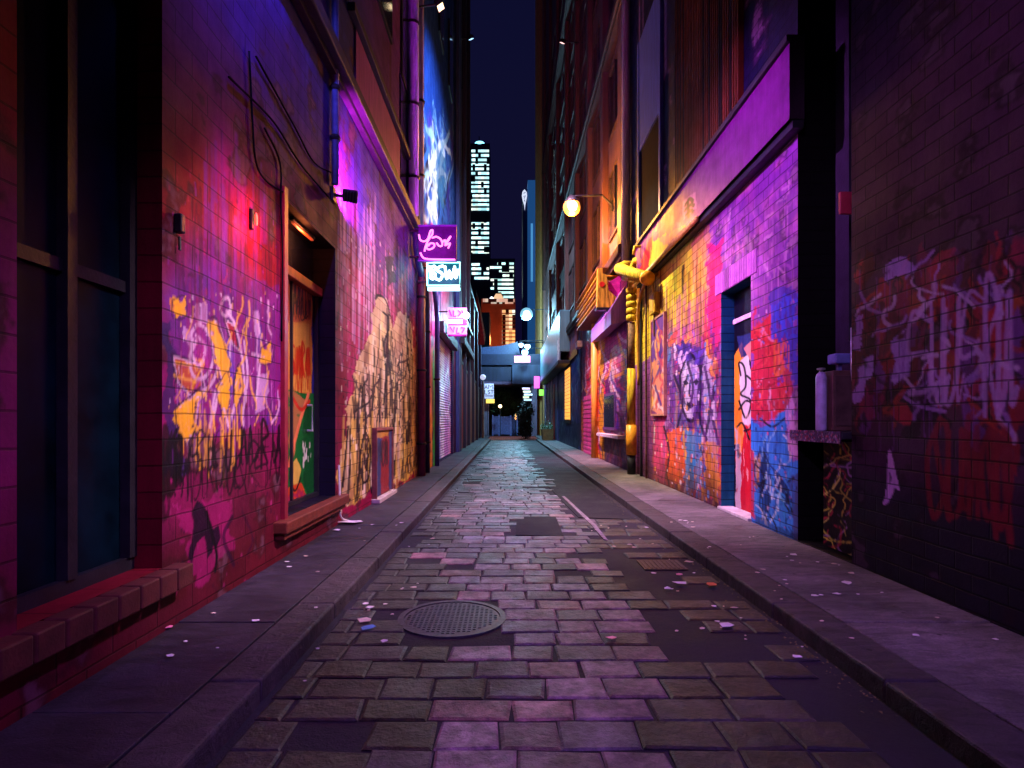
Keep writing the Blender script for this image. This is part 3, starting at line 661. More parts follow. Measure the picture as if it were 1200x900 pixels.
DC.poly([(336, 458), (342, 458), (356, 470), (350, 480), (345, 505), (340, 545), (336, 540)], (190, 120, 70), .8, .03, holes=.3)
DC.stroke([(359, 462), (350, 490), (342, 520), (336, 545)], .06, (226, 130, 80)); DC.stroke([(338, 462), (350, 480), (360, 470)], .05, (196, 50, 30))
DC.poly([(338, 545), (345, 536), (350, 550), (346, 570), (339, 566)], (220, 190, 80), .95, .02)
DC.poly([(334, 572), (350, 565), (358, 585), (356, 606), (333, 612)], (206, 70, 30), .95, .03)
DC.stroke([(340, 540), (337, 560), (343, 575), (350, 560)], .03, (30, 20, 20)); DC.drips(352, 362, 515, 540, 12, (230, 230, 210), .02, .05, .2, .8)
DC.tags(335, 356, 578, 606, 575, 600, 4, (150, 30, 80), .04, .8)
zt = 3.42
pys = axis_list([ya+.12, yb-.06], lambda y: .014); pzs = axis_list([zr0+.06, zt], lambda z: .014)
dr = panel('door', X1+.05, pys, pzs, DC, BOARD, bl, 1, .05)
m = MB(); m.box(X1, X1+.11, ya+.003, ya+.12, zr0+.003, zt); m.box(X1, X1+.11, yb-.06, yb-.003, zr0+.003, zt); m.box(X1, X1+.11, ya+.12, yb-.06, zr0+.003, zr0+.06)
m.box(X1+.0, X1+.08, (ya+yb)/2-.02, (ya+yb)/2+.02, zr0+.06, zt)
m.build('door_frame', BLACK, bl)
m = MB(); m.tube([(X1+.06, ya+.2+1.35, 1.5), (X1+.13, ya+1.55, 1.5), (X1+.13, ya+1.55, 1.85), (X1+.06, ya+1.55, 1.85)], .018, 8); m.build('handle', STEEL, dr)
m = MB(); m.box(X1, X1+.16, ya+.003, yb-.003, zt, zt+.12, .01); m.build('transom_rail', simple('red_oxide', (.42, .09, .05), .45), bl)
m = MB(); m.box(X1-.02, X1+.02, ya+.003, yb-.003, zt+.12, zr1-.003); m.build('transom_pane', GLASS, bl)
m = MB(); m.box(XL-.33, XL+.15, ya-.3, yb+.2, zr0-.13, zr0-.002, .015); m.box(XL+.003, XL+.1, ya-.25, yb+.15, zr0-.2, zr0-.133); m.build('door_sill', simple('orange_stone', (.12, .022, .012), .6, scale=8), bl)
m = MB(); m.box(XL+.002, XL+.045, ya-.1, ya-.0, zr0-.13, zr1+.1); m.build('architrave', simple('red_gloss', (.22, .012, .03), .4), bl)
# hatch in the mural
y0, y1 = ly(455.5), ly(436.5); y0, y1 = min(y0, y1), max(y0, y1); zt_ = 1.45
HC = Canvas(y0-.2, y1+.2, .1, 1.7, .012, (60, 70, 110), lambda px, py: PL(px, py, XL+.06))
HC.poly([(447, 500), (456, 500), (456, 580), (446, 580)], (150, 40, 34), .9, .04); HC.poly([(438, 505), (444, 505), (443, 580), (438, 580)], (44, 74, 110), .8, .05)
HC.tags(438, 455, 515, 545, 515, 545, 5, (30, 20, 30), .04, .8); HC.poly([(437, 500), (456, 500), (456, 512), (437, 512)], (200, 150, 60), .8, .04)
h = panel('hatch', XL+.06, axis_list([y0, y1], lambda y: .03), axis_list([.22, zt_], lambda z: .02), HC, BOARD, bl, 1, .055)
m = MB(); m.box(XL+.002, XL+.09, y0-.05, y0, .18, zt_+.05); m.box(XL+.002, XL+.09, y1, y1+.05, .18, zt_+.05); m.box(XL+.002, XL+.09, y0, y1, zt_, zt_+.05); m.build('hatch_frame', simple('hatch_frame_paint', (.2, .06, .05), .5), h)
m = MB(); m.box(XL+.002, XL+.16, y0-.1, y1+.1, KH+.002, .2, .01); m.build('hatch_step', simple('pale_step', (.4, .34, .3), .6), bl)
# ledge high on the wall, second band above, pilaster panels
LED = simple('dark_ledge', (.03, .025, .045), .5)
m = MB(); m.box(XL+.002, XL+.22, 5.0, 15.9, 6.55, 6.75, .02); m.box(XL+.002, XL+.1, 5.0, 15.9, 6.47, 6.55); m.build('ledge', LED, bl)
m = MB(); m.box(XL+.002, XL+.12, 9.0, 15.9, 8.0, 8.14, .01); m.build('ledge', LED, bl)
m = MB(); m.box(XL+.002, XL+.03, 9.4, 13.2, 6.76, 7.98); m.build('fascia_board', simple('violet_board', (.28, .06, .26), .5, streak=True), bl)
m = MB(); m.box(XL+.002, XL+.03, 13.3, 15.2, 6.9, 9.6); m.build('window', GLASS, bl)
for i in range(4):
    m = MB(); a = 6.2+i*2.4; m.box(XL+.002, XL+.04, a, a+1.3, 9.6, 11.8); f = m.build('window', BLACK, bl)
    m = MB(); m.box(XL+.041, XL+.05, a+.08, a+1.22, 9.7, 11.7); m.build('pane', GLASS, f)

# =================================================================== LEFT: second building with roller shutter, then the dark one
C = Canvas(16.3, 30, 0, 15, 0.03, (70, 22, 70), lambda px, py: PL(px, py))
sl_, Y, Z = C.all(); n1 = fbm(Y*.6, Z*.5, 3); n2 = fbm(Y*1.5, Z*.25, 8)
blendto((Z-5.6+(n1-.5)*3)*.5, (58, 40, 150)); blendto((Z-7.2+(n1-.5)*2)*.7, (30, 60, 140))
blendto(np.clip((6-np.abs(Z-5+(n2-.5)*2)*1.4), 0, 1)*np.clip((26-Y)*.5, 0, 1)*np.clip((n2-.4)*5, 0, 1), (190, 40, 120))
up = [(493, 142), (531, 142), (533, 262), (493, 262)]
C.poly(up, (70, 110, 190), .8, .3)
C.chaos(up, 60, [(40, 90, 170), (20, 40, 110), (110, 160, 200), (16, 24, 70), (70, 50, 150)], (.3, 1.3), .2)
C.flow(up, 60, [(215, 232, 240), (160, 200, 220), (14, 16, 50), (230, 235, 240), (60, 110, 190)], .14, 6, length=45, amp=3)
C.poly([(508, 180), (514, 180), (513, 262), (507, 255)], (205, 226, 236), .7, .25, holes=.5)
C.poly([(512, 170), (524, 190), (520, 245), (513, 225)], (60, 120, 160), .8, .2)
for a, b, c in ((501, 505, (190, 90, 40)), (504.5, 508, (226, 150, 40)), (508, 513, (40, 180, 40)), (513, 515, (60, 60, 190)), (535, 545, (120, 26, 36)), (545, 550, (60, 26, 30))):
    C.poly([(a, 410), (b, 405), (b, 546), (a, 552)], c, .95, .1, holes=.2)
C.drips(502, 535, 340, 420, 40, (226, 120, 190), .1, .5, 2, .7); C.drips(502, 512, 400, 480, 20, (90, 40, 40), .1, .5, 2, .6)
lb = thing('rendered_building', 'tall violet building with blue and white upper graffiti and roller shutter on the left', 'building', (XL, 20, 0))
sy0, sy1, sz1 = ly(513.5), ly(531), 4.75
yb0, yb1 = 16.304, 28.4
grid_wall('wall', XL-.02, 1, axis_list([yb0, sy0, sy1, yb1], lambda y: .05), axis_list([0, KH+.01, sz1, 14.6, 24], lambda z: .05 if z < 14.6 else 1), [(sy0, sy1, KH+.01, sz1, .15, (40, 30, 80))], C, PLAIN, lb, depth=6)
SCn = Canvas(sy0-.1, sy1+.1, 0, 5, .02, (150, 150, 200), lambda px, py: PL(px, py, XL-.1))
for a, b, c in ((512, 514.5, (90, 200, 90)), (514.5, 516, (70, 110, 220)), (516, 521, (215, 225, 240)), (521, 525, (190, 110, 210)), (525, 528, (226, 150, 220)), (528, 530, (220, 110, 70)), (530, 533, (240, 170, 60))):
    SCn.poly([(a, 390), (b, 390), (b, 550), (a, 552)], c, .9, .12)
SCn.flow([(513, 430), (532, 430), (532, 530), (513, 530)], 25, [(60, 60, 160), (235, 235, 245), (150, 40, 150)], .08, 5, length=30, amp=2)
# corrugated curtain: slats in relief
zs_ = []; z = KH+.02
while z < sz1: zs_ += [z, z+.045, z+.05, z+.095]; z += .1
V = []; Fs = []; yy_ = axis_list([sy0+.03, sy1-.03], lambda y: .08)
for j, z in enumerate(zs_):
    off = .03 if j % 4 in (1, 2) else 0.0
    for y in yy_: V.append((XL-.12+off, y, min(z, sz1)))
n = len(yy_)
for j in range(len(zs_)-1):
    for i in range(n-1): Fs.append((j*n+i, j*n+i+1, (j+1)*n+i+1, (j+1)*n+i))
m = MB(); m.add(V, Fs); vv = np.array(V)
m.build('roller_shutter', BOARD, lb, cols=SCn.sample(vv[:, 1], vv[:, 2]))
m = MB(); m.box(XL-.015, XL+.22, sy0-.1, sy1+.1, sz1+.002, sz1+.4, .02); m.build('shutter_box', DARK, lb)
m = MB(); m.box(XL-.015, XL+.16, 27.6, 28.3, 0, 24, .02); m.build('pilaster', NAVY, lb)
for i in range(3):
    m = MB(); m.box(XL-.015, XL+.04, 17.4+i*3.4, 18.8+i*3.4, 15.6, 18.4); f = m.build('window', BLACK, lb)
    m = MB(); m.box(XL+.041, XL+.05, 17.5+i*3.4, 18.7+i*3.4, 15.7, 18.3); m.build('pane', GLASS, f)

ldk = thing('dark_building', 'tall dark building with red and brown doors at the far end of the left side', 'building', (XL, 40, 0))
m = MB(); m.box(XL-9, XL-.03, 28.41, 36.5, 0, 44); m.build('wall', simple('dark_navy_render', (.022, .024, .075), .6, streak=True), ldk)
lob = thing('low_building', 'low dark building with brown doors at the far left end, beyond the tall dark one', 'building', (XL, 44, 0))
m = MB(); m.box(XL-9, XL-.05, 36.52, 53, 0, 9.9); m.build('wall', simple('low_dark_render', (.03, .022, .06), .6, streak=True), lob)
m = MB(); m.box(XL-9, XL+.1, 36.52, 53.1, 9.91, 10.25, .03); m.build('parapet', DARK, lob)
for i, (a, b, c, h) in enumerate(((29.2, 31.4, (.3, .03, .05), 4.6), (32.4, 34.6, (.2, .05, .1), 4.4), (36, 39, (.22, .09, .04), 4.7), (40, 43.5, (.2, .07, .03), 4.4), (45, 48.5, (.06, .035, .03), 4.2))):
    m = MB(); m.box(XL-.048, XL+.06, a-.15, a, KH, h+.15); m.box(XL-.048, XL+.06, b, b+.15, KH, h+.15); m.box(XL-.048, XL+.06, a, b, h, h+.15); own = ldk if a < 36 else lob; fr = m.build('door_frame', DARK, own)
    m = MB(); m.box(XL-.048, XL+.02, a, b, KH+.01, h)
    for k in range(5): m.box(XL+.021, XL+.035, a+(b-a)*(k+.1)/5, a+(b-a)*(k+.9)/5, KH+.3, h-.2)
    m.build('door', simple('stained_timber_%s' % 'abcde'[i], c, .5, streak=True), own)
for a in (28.8, 32.0, 35.3, 39.5, 44.3, 49.5):
    m = MB(); m.box(XL-.048, XL+.16, a-.22, a+.22, KH, 44 if a < 36 else 9.88, .02); m.build('pilaster', simple('dark_pilaster', (.03, .022, .06), .55, streak=True), ldk if a < 36 else lob)
for r_ in range(9):
    for a in (30.4, 33.6):
        m = MB(); m.box(XL-.028, XL+.03, a-.9, a+.9, 7.5+r_*4, 10+r_*4); m.build('window', GLASS, ldk)
m = MB(); m.box(XL-.028, XL+.35, 28.5, 36.4, 5.4, 5.75, .03); m.box(XL-.028, XL+.25, 28.5, 36.4, 6.9, 7.1); m.build('cornice', DARK, ldk)

# =================================================================== pipes, cables, small fittings on the left
def pipe(name, label, pts, r, mat, cat='drainpipe', clips=(), X=None):
    t = thing(name, label, cat, (pts[-1][0], pts[-1][1], min(p[2] for p in pts)))
    m = MB(); m.tube(pts, r, 12); m.build('pipe', mat, t, True)
    for (x, y, z) in clips:
        m = MB(); m.lathe([(r+.02, -.03), (r+.03, 0), (r+.02, .03)], (x, y, z), 14); m.box(x-.12 if x < 0 else x, x if x < 0 else x+.12, y-.02, y+.02, z-.02, z+.02); m.build('clip', BLACK, t)
    return t
def pt(px, py, X): y = X*F/(px-CX); return (X, y, zz(py, y))
PBLUE = simple('pale_blue_pipe_paint', (.36, .44, .66), .4, streak=True)
pipe('drainpipe', 'fat pale blue drainpipe running up the left wall above the pink neon sign', [(XL+.14, 14.3, 6.7), (XL+.14, 14.3, 16.9)], .15, PBLUE, clips=[(XL+.14, 14.3, z) for z in (7.6, 9.4, 11.4)])
pipe('drainpipe', 'slim pale drainpipe beside the fat blue one above the neon sign', [(XL+.12, 15.6, 6.7), (XL+.12, 15.6, 16.9)], .1, simple('lilac_pipe_paint', (.42, .32, .6), .4, streak=True), clips=[(XL+.12, 15.6, z) for z in (8.2, 10.2)])
DP = simple('dark_blue_pipe_paint', (.025, .03, .1), .4)
pipe('drainpipe', 'dark drainpipe that jogs sideways left of the cyan neon sign and drops to the pavement', [(XL+.13, 14.9, 8.6), (XL+.13, 14.9, 6.1), (XL+.13, 15.3, 5.75), (XL+.13, 16.6, 5.35), (XL+.13, 16.8, 5.0), (XL+.13, 16.8, KH)], .09, DP, clips=[(XL+.13, 16.8, z) for z in (4.2, 2.6, 1)])
pipe('drainpipe', 'dark red drainpipe standing next to the pale mural at the end of the brick wall', [(XL+.12, 15.85, 6.4), (XL+.12, 15.85, KH)], .11, simple('dark_red_pipe_paint', (.14, .02, .05), .4), clips=[(XL+.12, 15.85, z) for z in (5, 3, 1)])
pipe('drainpipe', 'thin blue drainpipe between the roller shutter and the cyan neon sign', [(XL+.12, 18.6, 5.9), (XL+.12, 19.1, 5.4), (XL+.12, 19.3, 5.0), (XL+.12, 19.3, KH)], .08, simple('mid_blue_pipe_paint', (.06, .08, .3), .4), clips=[(XL+.12, 19.3, 3)])
yv = ly(387)
pipe('conduit', 'blue steel conduit rising above the floodlight on the left brick wall', [(XL+.07, yv, 4.95), (XL+.07, yv, 12)], .05, simple('blue_conduit_paint', (.1, .16, .4), .35), 'conduit', clips=[(XL+.07, yv, z) for z in (5.6, 6.3)])
def cable(label, pix, X=XL+.022, r=.01, mat=MATTE):
    m = MB(); q = [pt(px, py, X) for px, py in pix]; q = [tuple(v) for v in smooth(q, 6)]
    m.tube(q, r, 6); tag(m.build('cable', mat, None, True), label, 'cable', 'cables strung along the left brick wall')
cable('black cable looping down from the top of the left wall to the doorway', [(292, 60), (296, 142), (300, 190), (312, 212), (333, 226)])
cable('black cable running diagonally along the left wall to the floodlight', [(268, 90), (320, 142), (352, 192), (386, 232)])
cable('black cable sagging between two hooks above the recessed doorway', [(300, 66), (345, 148), (368, 190), (392, 204)])
cable('thin black cable dropping down the brick edge beside the recessed doorway', [(310, 150), (328, 190), (329, 240), (331, 300), (330, 400)], r=.01)
m = MB(); q = [pt(px, py, XL+.05) for px, py in ((397, 545), (398, 580), (399, 604))] + [(XL+.08, 8.7, KH+.02), (XL+.25, 8.62, KH+.02)]
m.tube([tuple(v) for v in smooth(q, 6)], .014, 6); tag(m.build('cord', simple('white_pvc', (.6, .58, .56), .4)), 'white cord hanging down the left wall beside the brick sill', 'cord')

# floodlight at the foot of the conduit
def floodlight(label, pos, aim, power, color, cone, wallx, sz=1.0, blend=.7, emit=8):
    t = thing('floodlight', label, 'floodlight', (wallx, pos[1], pos[2]), 'floodlights fixed to the walls')
    p = Vector(pos); d = (Vector(aim)-p).normalized(); rot = d.to_track_quat('-Z', 'Y').to_matrix().to_4x4(); T = Matrix.Translation(p) @ rot
    m = MB(); m.box(-.13*sz, .13*sz, -.1*sz, .1*sz, .01, .14*sz, .02); 
    for k in range(5): m.box(-.1*sz+k*.05*sz-.006, -.1*sz+k*.05*sz+.006, -.09*sz, .09*sz, .14*sz, .18*sz)
    m.v = [tuple(T @ Vector(v)) for v in m.v]; m.build('housing', BLACK, t)
    m = MB(); m.box(-.11*sz, .11*sz, -.085*sz, .085*sz, -.004, .006); m.v = [tuple(T @ Vector(v)) for v in m.v]
    m.build('lens', glow('flood_lens_%d' % (int(abs(pos[1]*100))), color, emit), t)
    m = MB(); s = 1 if wallx < 0 else -1
    m.tube([(wallx, pos[1], pos[2]), tuple(p - d*.1)], .025, 8); m.box(wallx, wallx+s*.03, pos[1]-.08, pos[1]+.08, pos[2]-.1, pos[2]+.1); m.build('bracket', BLACK, t)
    lamp('lamp', 'SPOT', tuple(p + d*.03), power, color, .08, aim, cone, blend, t)
    return t
# red bulkhead lamp on the wall left of the doorway
yl = ly(293); zl = zz(257, yl)
t = thing('wall_lamp', 'small glowing red lamp on the brick wall left of the recessed doorway', 'wall lamp', (XL, yl, zl))
m = MB(); m.box(XL+.001, XL+.035, yl-.025, yl+.025, zl-.1, zl+.1, .01); m.build('backplate', BLACK, t)
m = MB(); m.ball((XL+.06, yl, zl), .016, 12, (1, 1, 4)); m.build('bulb', glow('red_bulb', (1, .1, .05), 1.3), t, True)
lamp('lamp', 'POINT', (XL+.2, yl, zl-.05), 26, (1, .04, .06), .05, parent=t)
t = thing('wall_box', 'small black junction box on the dark red bricks near the left window', 'junction box', (XL, ly(206), 3))
yj = ly(206); zj = zz(262, yj); m = MB(); m.box(XL+.001, XL+.06, yj-.03, yj+.03, zj-.07, zj+.07, .01); m.build('box', BLACK, t); m = MB(); m.tube([(XL+.03, yj, zj-.1), (XL+.03, yj+.0, zj-.2)], .012, 6); m.build('conduit', BLACK, t)
# red lamp hidden behind the head of the doorway
yd = (ya+yb)/2
t = thing('doorway_lamp', 'small red batten lamp under the head of the recessed doorway', 'lamp', (XL-.2, yd, zr1))
m = MB(); m.box(XL-.16, XL-.1, yd-.4, yd+.4, zr1-.05, zr1-.003, .01); m.build('batten', BLACK, t)
m = MB(); m.box(XL-.15, XL-.11, yd-.35, yd+.35, zr1-.075, zr1-.051, .005); m.build('tube', glow('red_tube', (.6, .1, .03), .5), t)
lamp('lamp', 'POINT', (XL-.13, yd, zr1-.15), 16, (1, .2, .06), .08, parent=t)

# neon signs hung on brackets over the pavement
def sign_points(pts, x0, x1, z0, z1, y): return [(x0+u*(x1-x0), y, z1-v*(z1-z0)) for u, v in pts]
PINKN = glow('pink_neon', (1, .2, .6), 2.6); CYANN = glow('cyan_neon', (.35, .95, 1), 5); WHITEN = glow('white_neon', (.8, .98, 1), 6)
def hanging_sign(name, label, px0, px1, py0, py1, y, panelmat, group):
    x0, x1 = XL+.1, xx(px1, y); z0, z1 = zz(py1, y), zz(py0, y)
    x0 = max(x0, xx(px0, y))
    t = thing(name, label, 'neon sign', (XL, y, (z0+z1)/2), group)
    m = MB(); m.box(x0, x1, y, y+.14, z0, z1, .015); m.build('panel', panelmat, t)
    for z in (z0+.12, z1-.12):
        m = MB(); m.box(XL-.02, x0+.02, y+.04, y+.1, z-.02, z+.02); m.build('bracket', BLACK, t)
    return t, x0, x1, z0, z1
GN = 'neon signs hung along the left wall'
y = 14.6
PP = simple('violet_sign_panel', (.07, .006, .16), .45)
t, x0, x1, z0, z1 = hanging_sign('neon_sign', 'purple neon sign with looping pink script, topmost on the left wall', 490, 535, 264, 306, y, PP, GN)
S = lambda q: [((u-55)/255, (v-45)/245) for u, v in q]
yn = y-.05
for nm, q in (('neon_script', [(62, 112), (72, 150), (100, 158), (122, 140), (138, 90), (152, 84), (150, 112), (126, 148), (104, 200), (100, 228)]),
          ('neon_script', [(128, 176), (112, 200), (130, 214), (160, 200), (162, 176), (140, 172), (124, 190)]),
          ('neon_script', [(148, 136), (180, 128), (210, 150), (216, 186), (196, 190), (178, 168)]),
          ('neon_script', [(214, 168), (236, 150), (238, 172), (258, 142), (272, 126), (252, 160), (236, 186), (268, 172), (256, 206)]),
          ('neon_underline', [(72, 236), (84, 262), (110, 278), (200, 282), (302, 284)])):
    m = MB(); m.tube([tuple(p) for p in smooth(sign_points(S(q), x0, x1, z0, z1, yn), 6)], .022, 8); m.build(nm, PINKN, t, True)
m = MB(); m.box(x0-.01, x1+.01, y-.012, y+.0, z1-.03, z1+.01); m.box(x0-.01, x1+.01, y-.012, y, z0-.01, z0+.03); m.build('trim', simple('violet_trim', (.2, .1, .5), .3), t)
lamp('lamp', 'POINT', ((x0+x1)/2, y-.9, (z0+z1)/2), 18, (1, .06, .8), .3, parent=t)
y = 15.7
t, x0, x1, z0, z1 = hanging_sign('neon_sign', 'cyan neon sign with chunky white lettering in a glowing white frame', 501, 539, 308, 335, y, simple('teal_sign_panel', (.004, .07, .1), .4), GN)
yn = y-.04
m = MB(); r = .022
m.tube(sign_points([(0, 0), (1, 0), (1, 1), (0, 1), (0, -.01)], x0, x1, z0, z1, yn), r, 8); m.build('neon_frame', CYANN, t)
Sg = lambda q: [((u-110)/225, (v-330)/140) for u, v in q]
for q in ([(130, 365), (158, 352), (166, 372), (136, 388), (166, 402), (150, 430), (126, 420)], [(122, 350), (140, 430)], [(222, 350), (192, 358), (180, 380), (206, 392), (214, 410), (196, 436), (168, 428)], [(232, 352), (244, 430), (262, 380), (276, 428), (300, 352)], [(300, 356), (306, 425), (326, 372)]):
    m = MB(); m.tube([tuple(p) for p in smooth(sign_points(Sg(q), x0, x1, z0, z1, yn), 5)], .03, 8); m.build('neon_letter', WHITEN, t, True)
m = MB(); m.box(x0, x1, y+.0, y+.1, z0-.12, z0-.03, .01); m.build('light_bar', glow('cyan_bar', (.45, .95, 1), 3.0), t)
lamp('lamp', 'POINT', ((x0+x1)/2, y-.9, (z0+z1)/2-.1), 30, (.2, .7, 1), .3, parent=t)
y = 21.0
t, x0, x1, z0, z1 = hanging_sign('neon_sign', 'stacked pink neon sign with a bright white lamp, lowest on the left wall', 525, 547, 361, 394, y, simple('magenta_sign_panel', (.3, .02, .3), .35), GN)
PNL = glow('pink_panel', (.9, .16, .62), 2.2); h = z1-z0
m = MB(); m.box(x0, x1, y-.03, y-.002, z1-h*.36, z1); m.build('light_panel', PNL, t)
m = MB(); m.box(x0, x1-.15, y-.03, y-.002, z1-h*.56, z1-h*.4); m.build('light_panel', glow('white_pink_panel', (1, .75, .95), 3), t)
m = MB(); m.box(x0, x1, y-.03, y-.002, z0+h*.06, z1-h*.62); m.build('light_panel', PNL, t)
for q in ([(.08, .08), (.2, .3)], [(.3, .1), (.3, .3), (.45, .3)], [(.55, .1), (.7, .18), (.55, .3)], [(.75, .1), (.9, .3)], [(.12, .68), (.3, .86), (.34, .68)], [(.5, .7), (.46, .9), (.62, .9)], [(.7, .7), (.9, .72), (.74, .88)]):
    m = MB(); m.tube(sign_points(q, x0, x1, z0, z1, y-.05), .025, 6); m.build('neon_letter', glow('deep_violet_letter', (.25, .02, .4), .4), t)
m = MB(); m.ball((x1-.02, y-.1, z1-h*.28), .12, 12); m.build('bulb', glow('blue_white_bulb', (.45, .8, 1), 25), t, True)
lamp('lamp', 'POINT', (x1+.1, y-.4, z1-h*.28), 130, (.25, .5, 1), .15, parent=t)
lamp('lamp', 'POINT', (x0+.3, y-.4, z0+.2), 35, (1, .15, .8), .2, parent=t)

# pennant and slim lamp post at the far left corner
t = thing('pennant', 'tall pointed red and cream pennant hanging from the far left wall', 'pennant', (XL, 46, 8))
y = 46; x0 = xx(558, y); m = MB(); m.prism([(x0, zz(343, y)), (xx(567, y), zz(392, y)), (xx(567.5, y), zz(404, y)), (x0+.02, zz(404, y)), ], 'y', y, y+.03); m.build('cloth', simple('red_cloth', (.45, .04, .06), .7), t)
m = MB(); m.prism([(xx(559, y), zz(343, y)), (xx(563, y), zz(360, y)), (xx(569, y), zz(395, y)), (xx(568, y), zz(404, y)), (xx(565.5, y), zz(385, y))], 'y', y-.02, y-.004); m.build('stripe', simple('cream_cloth', (.7, .62, .45), .7), t)
m = MB(); m.tube([(x0, y+.015, zz(340, y)), (x0, y+.015, zz(425, y))], .05, 8); m.build('pole', BLACK, t)
t = thing('bollard_lamp', 'slim pale lamp post on the left pavement corner at the alley end', 'lamp post', (xx(566, 49), 49, KH))
m = MB(); m.tube([(xx(566, 49), 49, KH), (xx(566, 49), 49, zz(446, 49))], [.12, .08], 10); m.build('post', simple('pale_post', (.4, .32, .28), .5), t)
m = MB(); m.ball((xx(566, 49), 49, zz(442, 49)), .24, 12); m.build('lamp_head', glow('pale_lamp_head', (.6, .65, .9), .9), t, True)

# =================================================================== RIGHT: near dark brick building and its service bay
yb0, yb1 = ry(998), ry(935)
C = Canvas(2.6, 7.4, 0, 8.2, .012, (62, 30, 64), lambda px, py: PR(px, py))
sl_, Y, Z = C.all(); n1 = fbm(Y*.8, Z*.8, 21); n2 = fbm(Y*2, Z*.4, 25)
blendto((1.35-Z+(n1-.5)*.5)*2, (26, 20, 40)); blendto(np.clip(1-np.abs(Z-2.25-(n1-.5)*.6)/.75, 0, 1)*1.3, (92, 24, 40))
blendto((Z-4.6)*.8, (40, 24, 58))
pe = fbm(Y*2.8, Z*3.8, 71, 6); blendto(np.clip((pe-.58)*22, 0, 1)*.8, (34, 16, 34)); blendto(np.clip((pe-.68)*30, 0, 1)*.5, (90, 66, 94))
reg = [(1000, 310), (1200, 270), (1200, 520), (1000, 480)]
C.chaos(reg, 130, [(160, 26, 54), (120, 24, 70), (130, 28, 44), (60, 20, 60), (100, 50, 130), (30, 14, 30), (150, 60, 40), (70, 20, 30)], (.08, .3), .08)
C.flow(reg, 70, [(30, 10, 24), (150, 110, 190), (150, 40, 40), (20, 8, 20), (190, 160, 210)], .03, 6, length=40, amp=9)
for q in ([(1002, 370), (1010, 366), (1012, 410), (1003, 412)], [(1012, 420), (1024, 415), (1022, 440), (1014, 446)], [(1044, 400), (1064, 385), (1066, 440), (1048, 450)], [(1040, 310), (1066, 300), (1068, 322), (1042, 330)], [(1004, 430), (1012, 428), (1012, 470), (1003, 474)]):
    C.poly(q, (165, 130, 215), .75, .05, holes=.45)
C.poly([(1040, 530), (1043, 528), (1052, 560), (1056, 575), (1049, 572), (1046, 580), (1038, 592), (1035, 590), (1040, 560)], (200, 150, 220), .95, .015)
C.poly([(1042, 552), (1046, 560), (1043, 568)], (40, 16, 50), .9, .006)
C.drips(1002, 1190, 300, 480, 70, (120, 60, 150), .012, .1, .5, .6); C.tags(1070, 1190, 350, 470, 330, 480, 6, (180, 140, 210), .035, .7); C.tags(1090, 1190, 480, 600, 500, 620, 5, (120, 20, 40), .05, .8)
rb = thing('brick_building', 'dark brick building with red and lilac graffiti at the near right edge', 'building', (XR, 4, 0))
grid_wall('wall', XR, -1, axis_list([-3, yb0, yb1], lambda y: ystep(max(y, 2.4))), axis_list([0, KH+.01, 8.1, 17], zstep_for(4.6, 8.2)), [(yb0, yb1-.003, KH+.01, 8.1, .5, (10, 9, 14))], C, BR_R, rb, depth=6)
Xb = XR+.5
BC = Canvas(yb0-.1, yb1+.1, 0, 1.6, .01, (20, 12, 22), lambda px, py: PR(px, py, XR+.16))
BC.flow([(940, 500), (1060, 500), (1060, 700), (940, 700)], 130, [(220, 205, 80), (180, 170, 70), (150, 110, 170), (170, 40, 70), (235, 220, 120)], .02, 6, length=34, amp=8)
BC.flow([(940, 500), (1060, 500), (1060, 700), (940, 700)], 60, [(14, 10, 16)], .025, 6, length=34, amp=8)
panel('back_panel', XR+.16, axis_list([yb0+.01, yb1-.3], lambda y: .013), axis_list([KH+.02, 1.4], lambda z: .013), BC, BOARD, rb, -1, .05)
m = MB(); m.box(Xb-.03, Xb+.03, yb0+.01, yb1-.01, 1.42, 8.05); 
for k in range(3): m.box(Xb-.06, Xb-.032, yb0+.08+k*.36, yb0+.12+k*.36, 2.6, 8.0)
m.build('back_board', DARK, rb)
# splattered ledge across the bay
m = MB(); m.box(XR-.1, Xb-.05, yb0+.01, yb1-.02, 1.44, 1.52, .01); led = m.build('ledge', DARK, rb)
m = MB(); r5 = random.Random(8); vs = []
EC = Canvas(yb0, yb1, 1.38, 1.54, .006, (90, 60, 110), lambda a, b: (a, b))
for k in range(420):
    EC.spray((r5.uniform(yb0, yb1), r5.uniform(1.39, 1.53)), r5.uniform(.006, .016), r5.choice([(230, 190, 220), (40, 20, 50), (200, 40, 80), (150, 120, 200), (20, 10, 30)]), .95, px=False)
panel('ledge_edge', XR-.115, axis_list([yb0+.012, yb1-.022], lambda y: .008), axis_list([1.395, 1.525], lambda z: .008), EC, BOARD, led, -1, .012)
# meter cabinet with cylinder standing on the ledge
ym = yb0+.5
t = thing('meter_cabinet', 'dark brown meter cabinet with pipework standing on the splattered ledge in the bay', 'meter cabinet', (XR+.2, ym, 1.52))
m = MB(); m.box(XR+.08, XR+.36, ym, ym+.3, 1.522, 2.22, .01); m.build('cabinet', simple('brown_cabinet', (.1, .05, .05), .45), t)
m = MB(); m.box(XR+.1, XR+.34, ym-.012, ym-.001, 1.58, 2.16, .004); m.build('door', simple('brown_door', (.08, .045, .05), .4), t)
m = MB(); m.tube([(XR+.3, ym-.05, 1.53), (XR+.3, ym-.05, 1.95), (XR+.26, ym-.06, 2.2), (XR+.26, ym-.06, 2.7)], .014, 8); m.build('pipe', STEEL, t, True)
m = MB(); m.tube([(XR+.38, ym-.04, 1.53), (XR+.37, ym-.04, 2.1), (XR+.4, ym-.04, 2.7)], .012, 8); m.build('pipe', STEEL, t, True)
